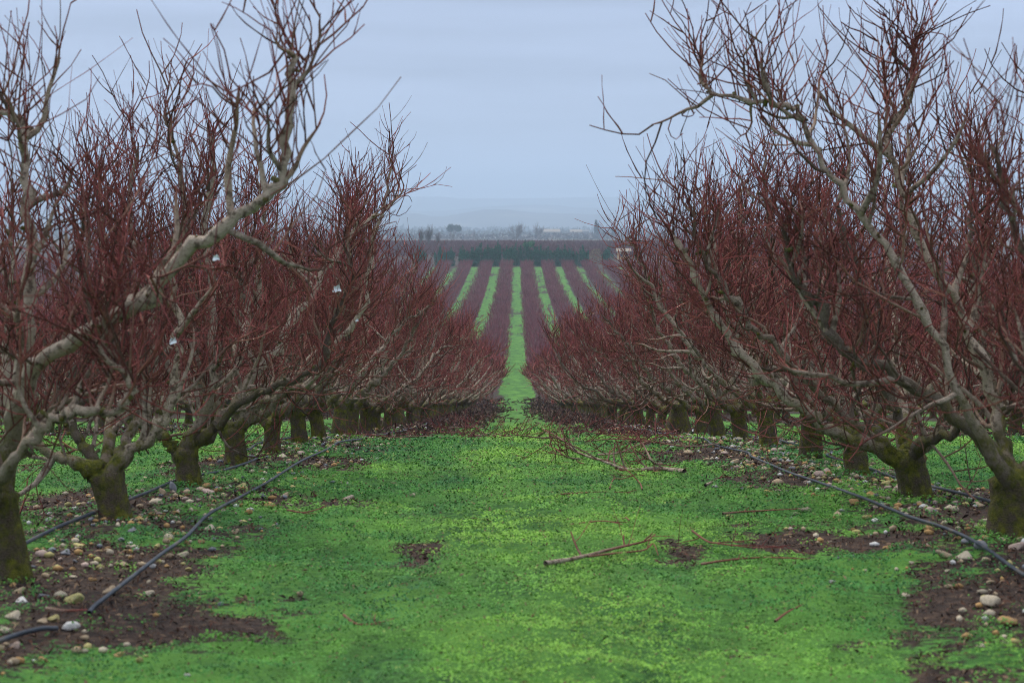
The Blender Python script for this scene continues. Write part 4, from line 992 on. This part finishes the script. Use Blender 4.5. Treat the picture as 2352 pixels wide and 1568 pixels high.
for (px, py, y), wl in zip(xs_far, wh):
    x = (px - 1176) / FPX * y; st = []
    a = RT.uniform(-.5, .5) + (0 if RT.rand() < .5 else 3.14)
    for k in range(5):
        xx, yy = x + math.cos(a) * .35 * k, y + math.sin(a) * .3 * k
        st.append((1176 + xx / yy * FPX, 0, yy)); 
    pts = [(q[0], 784 - 0, q[2]) for q in st]
    # put the stem on the ground by taking the ground height
    S_ = []
    for q in pts:
        xx = (q[0] - 1176) / FPX * q[2]; z = float(ground_z(xx, q[2])) + .05
        tz = (z - EYE) / q[2]; v = (tz * _ch + _sh) / (_ch - tz * _sh); S_.append((q[0], 784 - v * FPX, q[2]))
    pruned(S_, 'low heap of cut brushwood ' + wl, r0=.011, n_side=14, side_len=(.3, .7), twigs=3)

# ------------------------------------------------------------------ white scraps caught in the crowns
M_WHITE = plain_mat('white_plastic', (.80, .84, .88), .5)
def scrap(px, py, Y, s_, label):
    g = np.linspace(-1, 1, 6); X, Z = np.meshgrid(g, g); r = np.random.RandomState(int(px))
    D = .35 * np.sin(X * 2.5 + px) + .3 * np.cos(Z * 3 + X) + r.uniform(-.15, .15, X.shape)
    V = np.stack([X * (1 - .25 * Z) + r.uniform(-.12, .12, X.shape), D, Z * .9 + .25 * np.sin(X * 3)], -1).reshape(-1, 3) * s_
    idx = np.arange(36).reshape(6, 6); F = np.stack([idx[:-1, :-1], idx[:-1, 1:], idx[1:, 1:], idx[1:, :-1]], -1).reshape(-1, 4)
    V2 = V + np.array((0, .002, 0)); 
    link('plastic_scrap', mesh_np('plastic_scrap', np.vstack([V, V2]), np.vstack([F, F[:, ::-1] + 36])), M_WHITE, loc=P(px, py, Y), label=label, category='plastic scrap', group='white plastic scraps caught in the left row')
scrap(774, 663, 15.0, .026, 'white plastic scrap caught high in the left row crowns')
scrap(820, 735, 15.2, .010, 'tiny white scrap below the larger one in the left crowns')
scrap(398, 782, 12.5, .022, 'white rag snagged on the upright limb of the second left tree')
scrap(496, 592, 9.35, .013, 'white shred tied where two limbs of the nearest left tree cross')

# ------------------------------------------------------------------ haze
V, F = [], []
quadbox(V, F, -14500, 14500, -60, 12200, -64, 260)
me = mesh_np('haze', V, F, None, None, False)
hm = bpy.data.materials.new('haze'); hm.use_nodes = True; hn = hm.node_tree.nodes; hn.clear()
ho = hn.new('ShaderNodeOutputMaterial'); pv = hn.new('ShaderNodeVolumePrincipled')
pv.inputs['Color'].default_value = (.67, .825, 1.0, 1); pv.inputs['Density'].default_value = .00026; pv.inputs['Anisotropy'].default_value = 0
hm.node_tree.links.new(pv.outputs[0], ho.inputs['Volume'])
link('haze', me, hm, kind='stuff', label='pale blue haze filling the valley air', category='haze')
tot = 0; seen = set()
for o in sc.objects:
    if o.type == 'MESH' and o.data.name not in seen:
        seen.add(o.data.name); tot += len(o.data.loops) - 2 * len(o.data.polygons)
print('unique triangles', tot, 'objects', len(sc.objects))
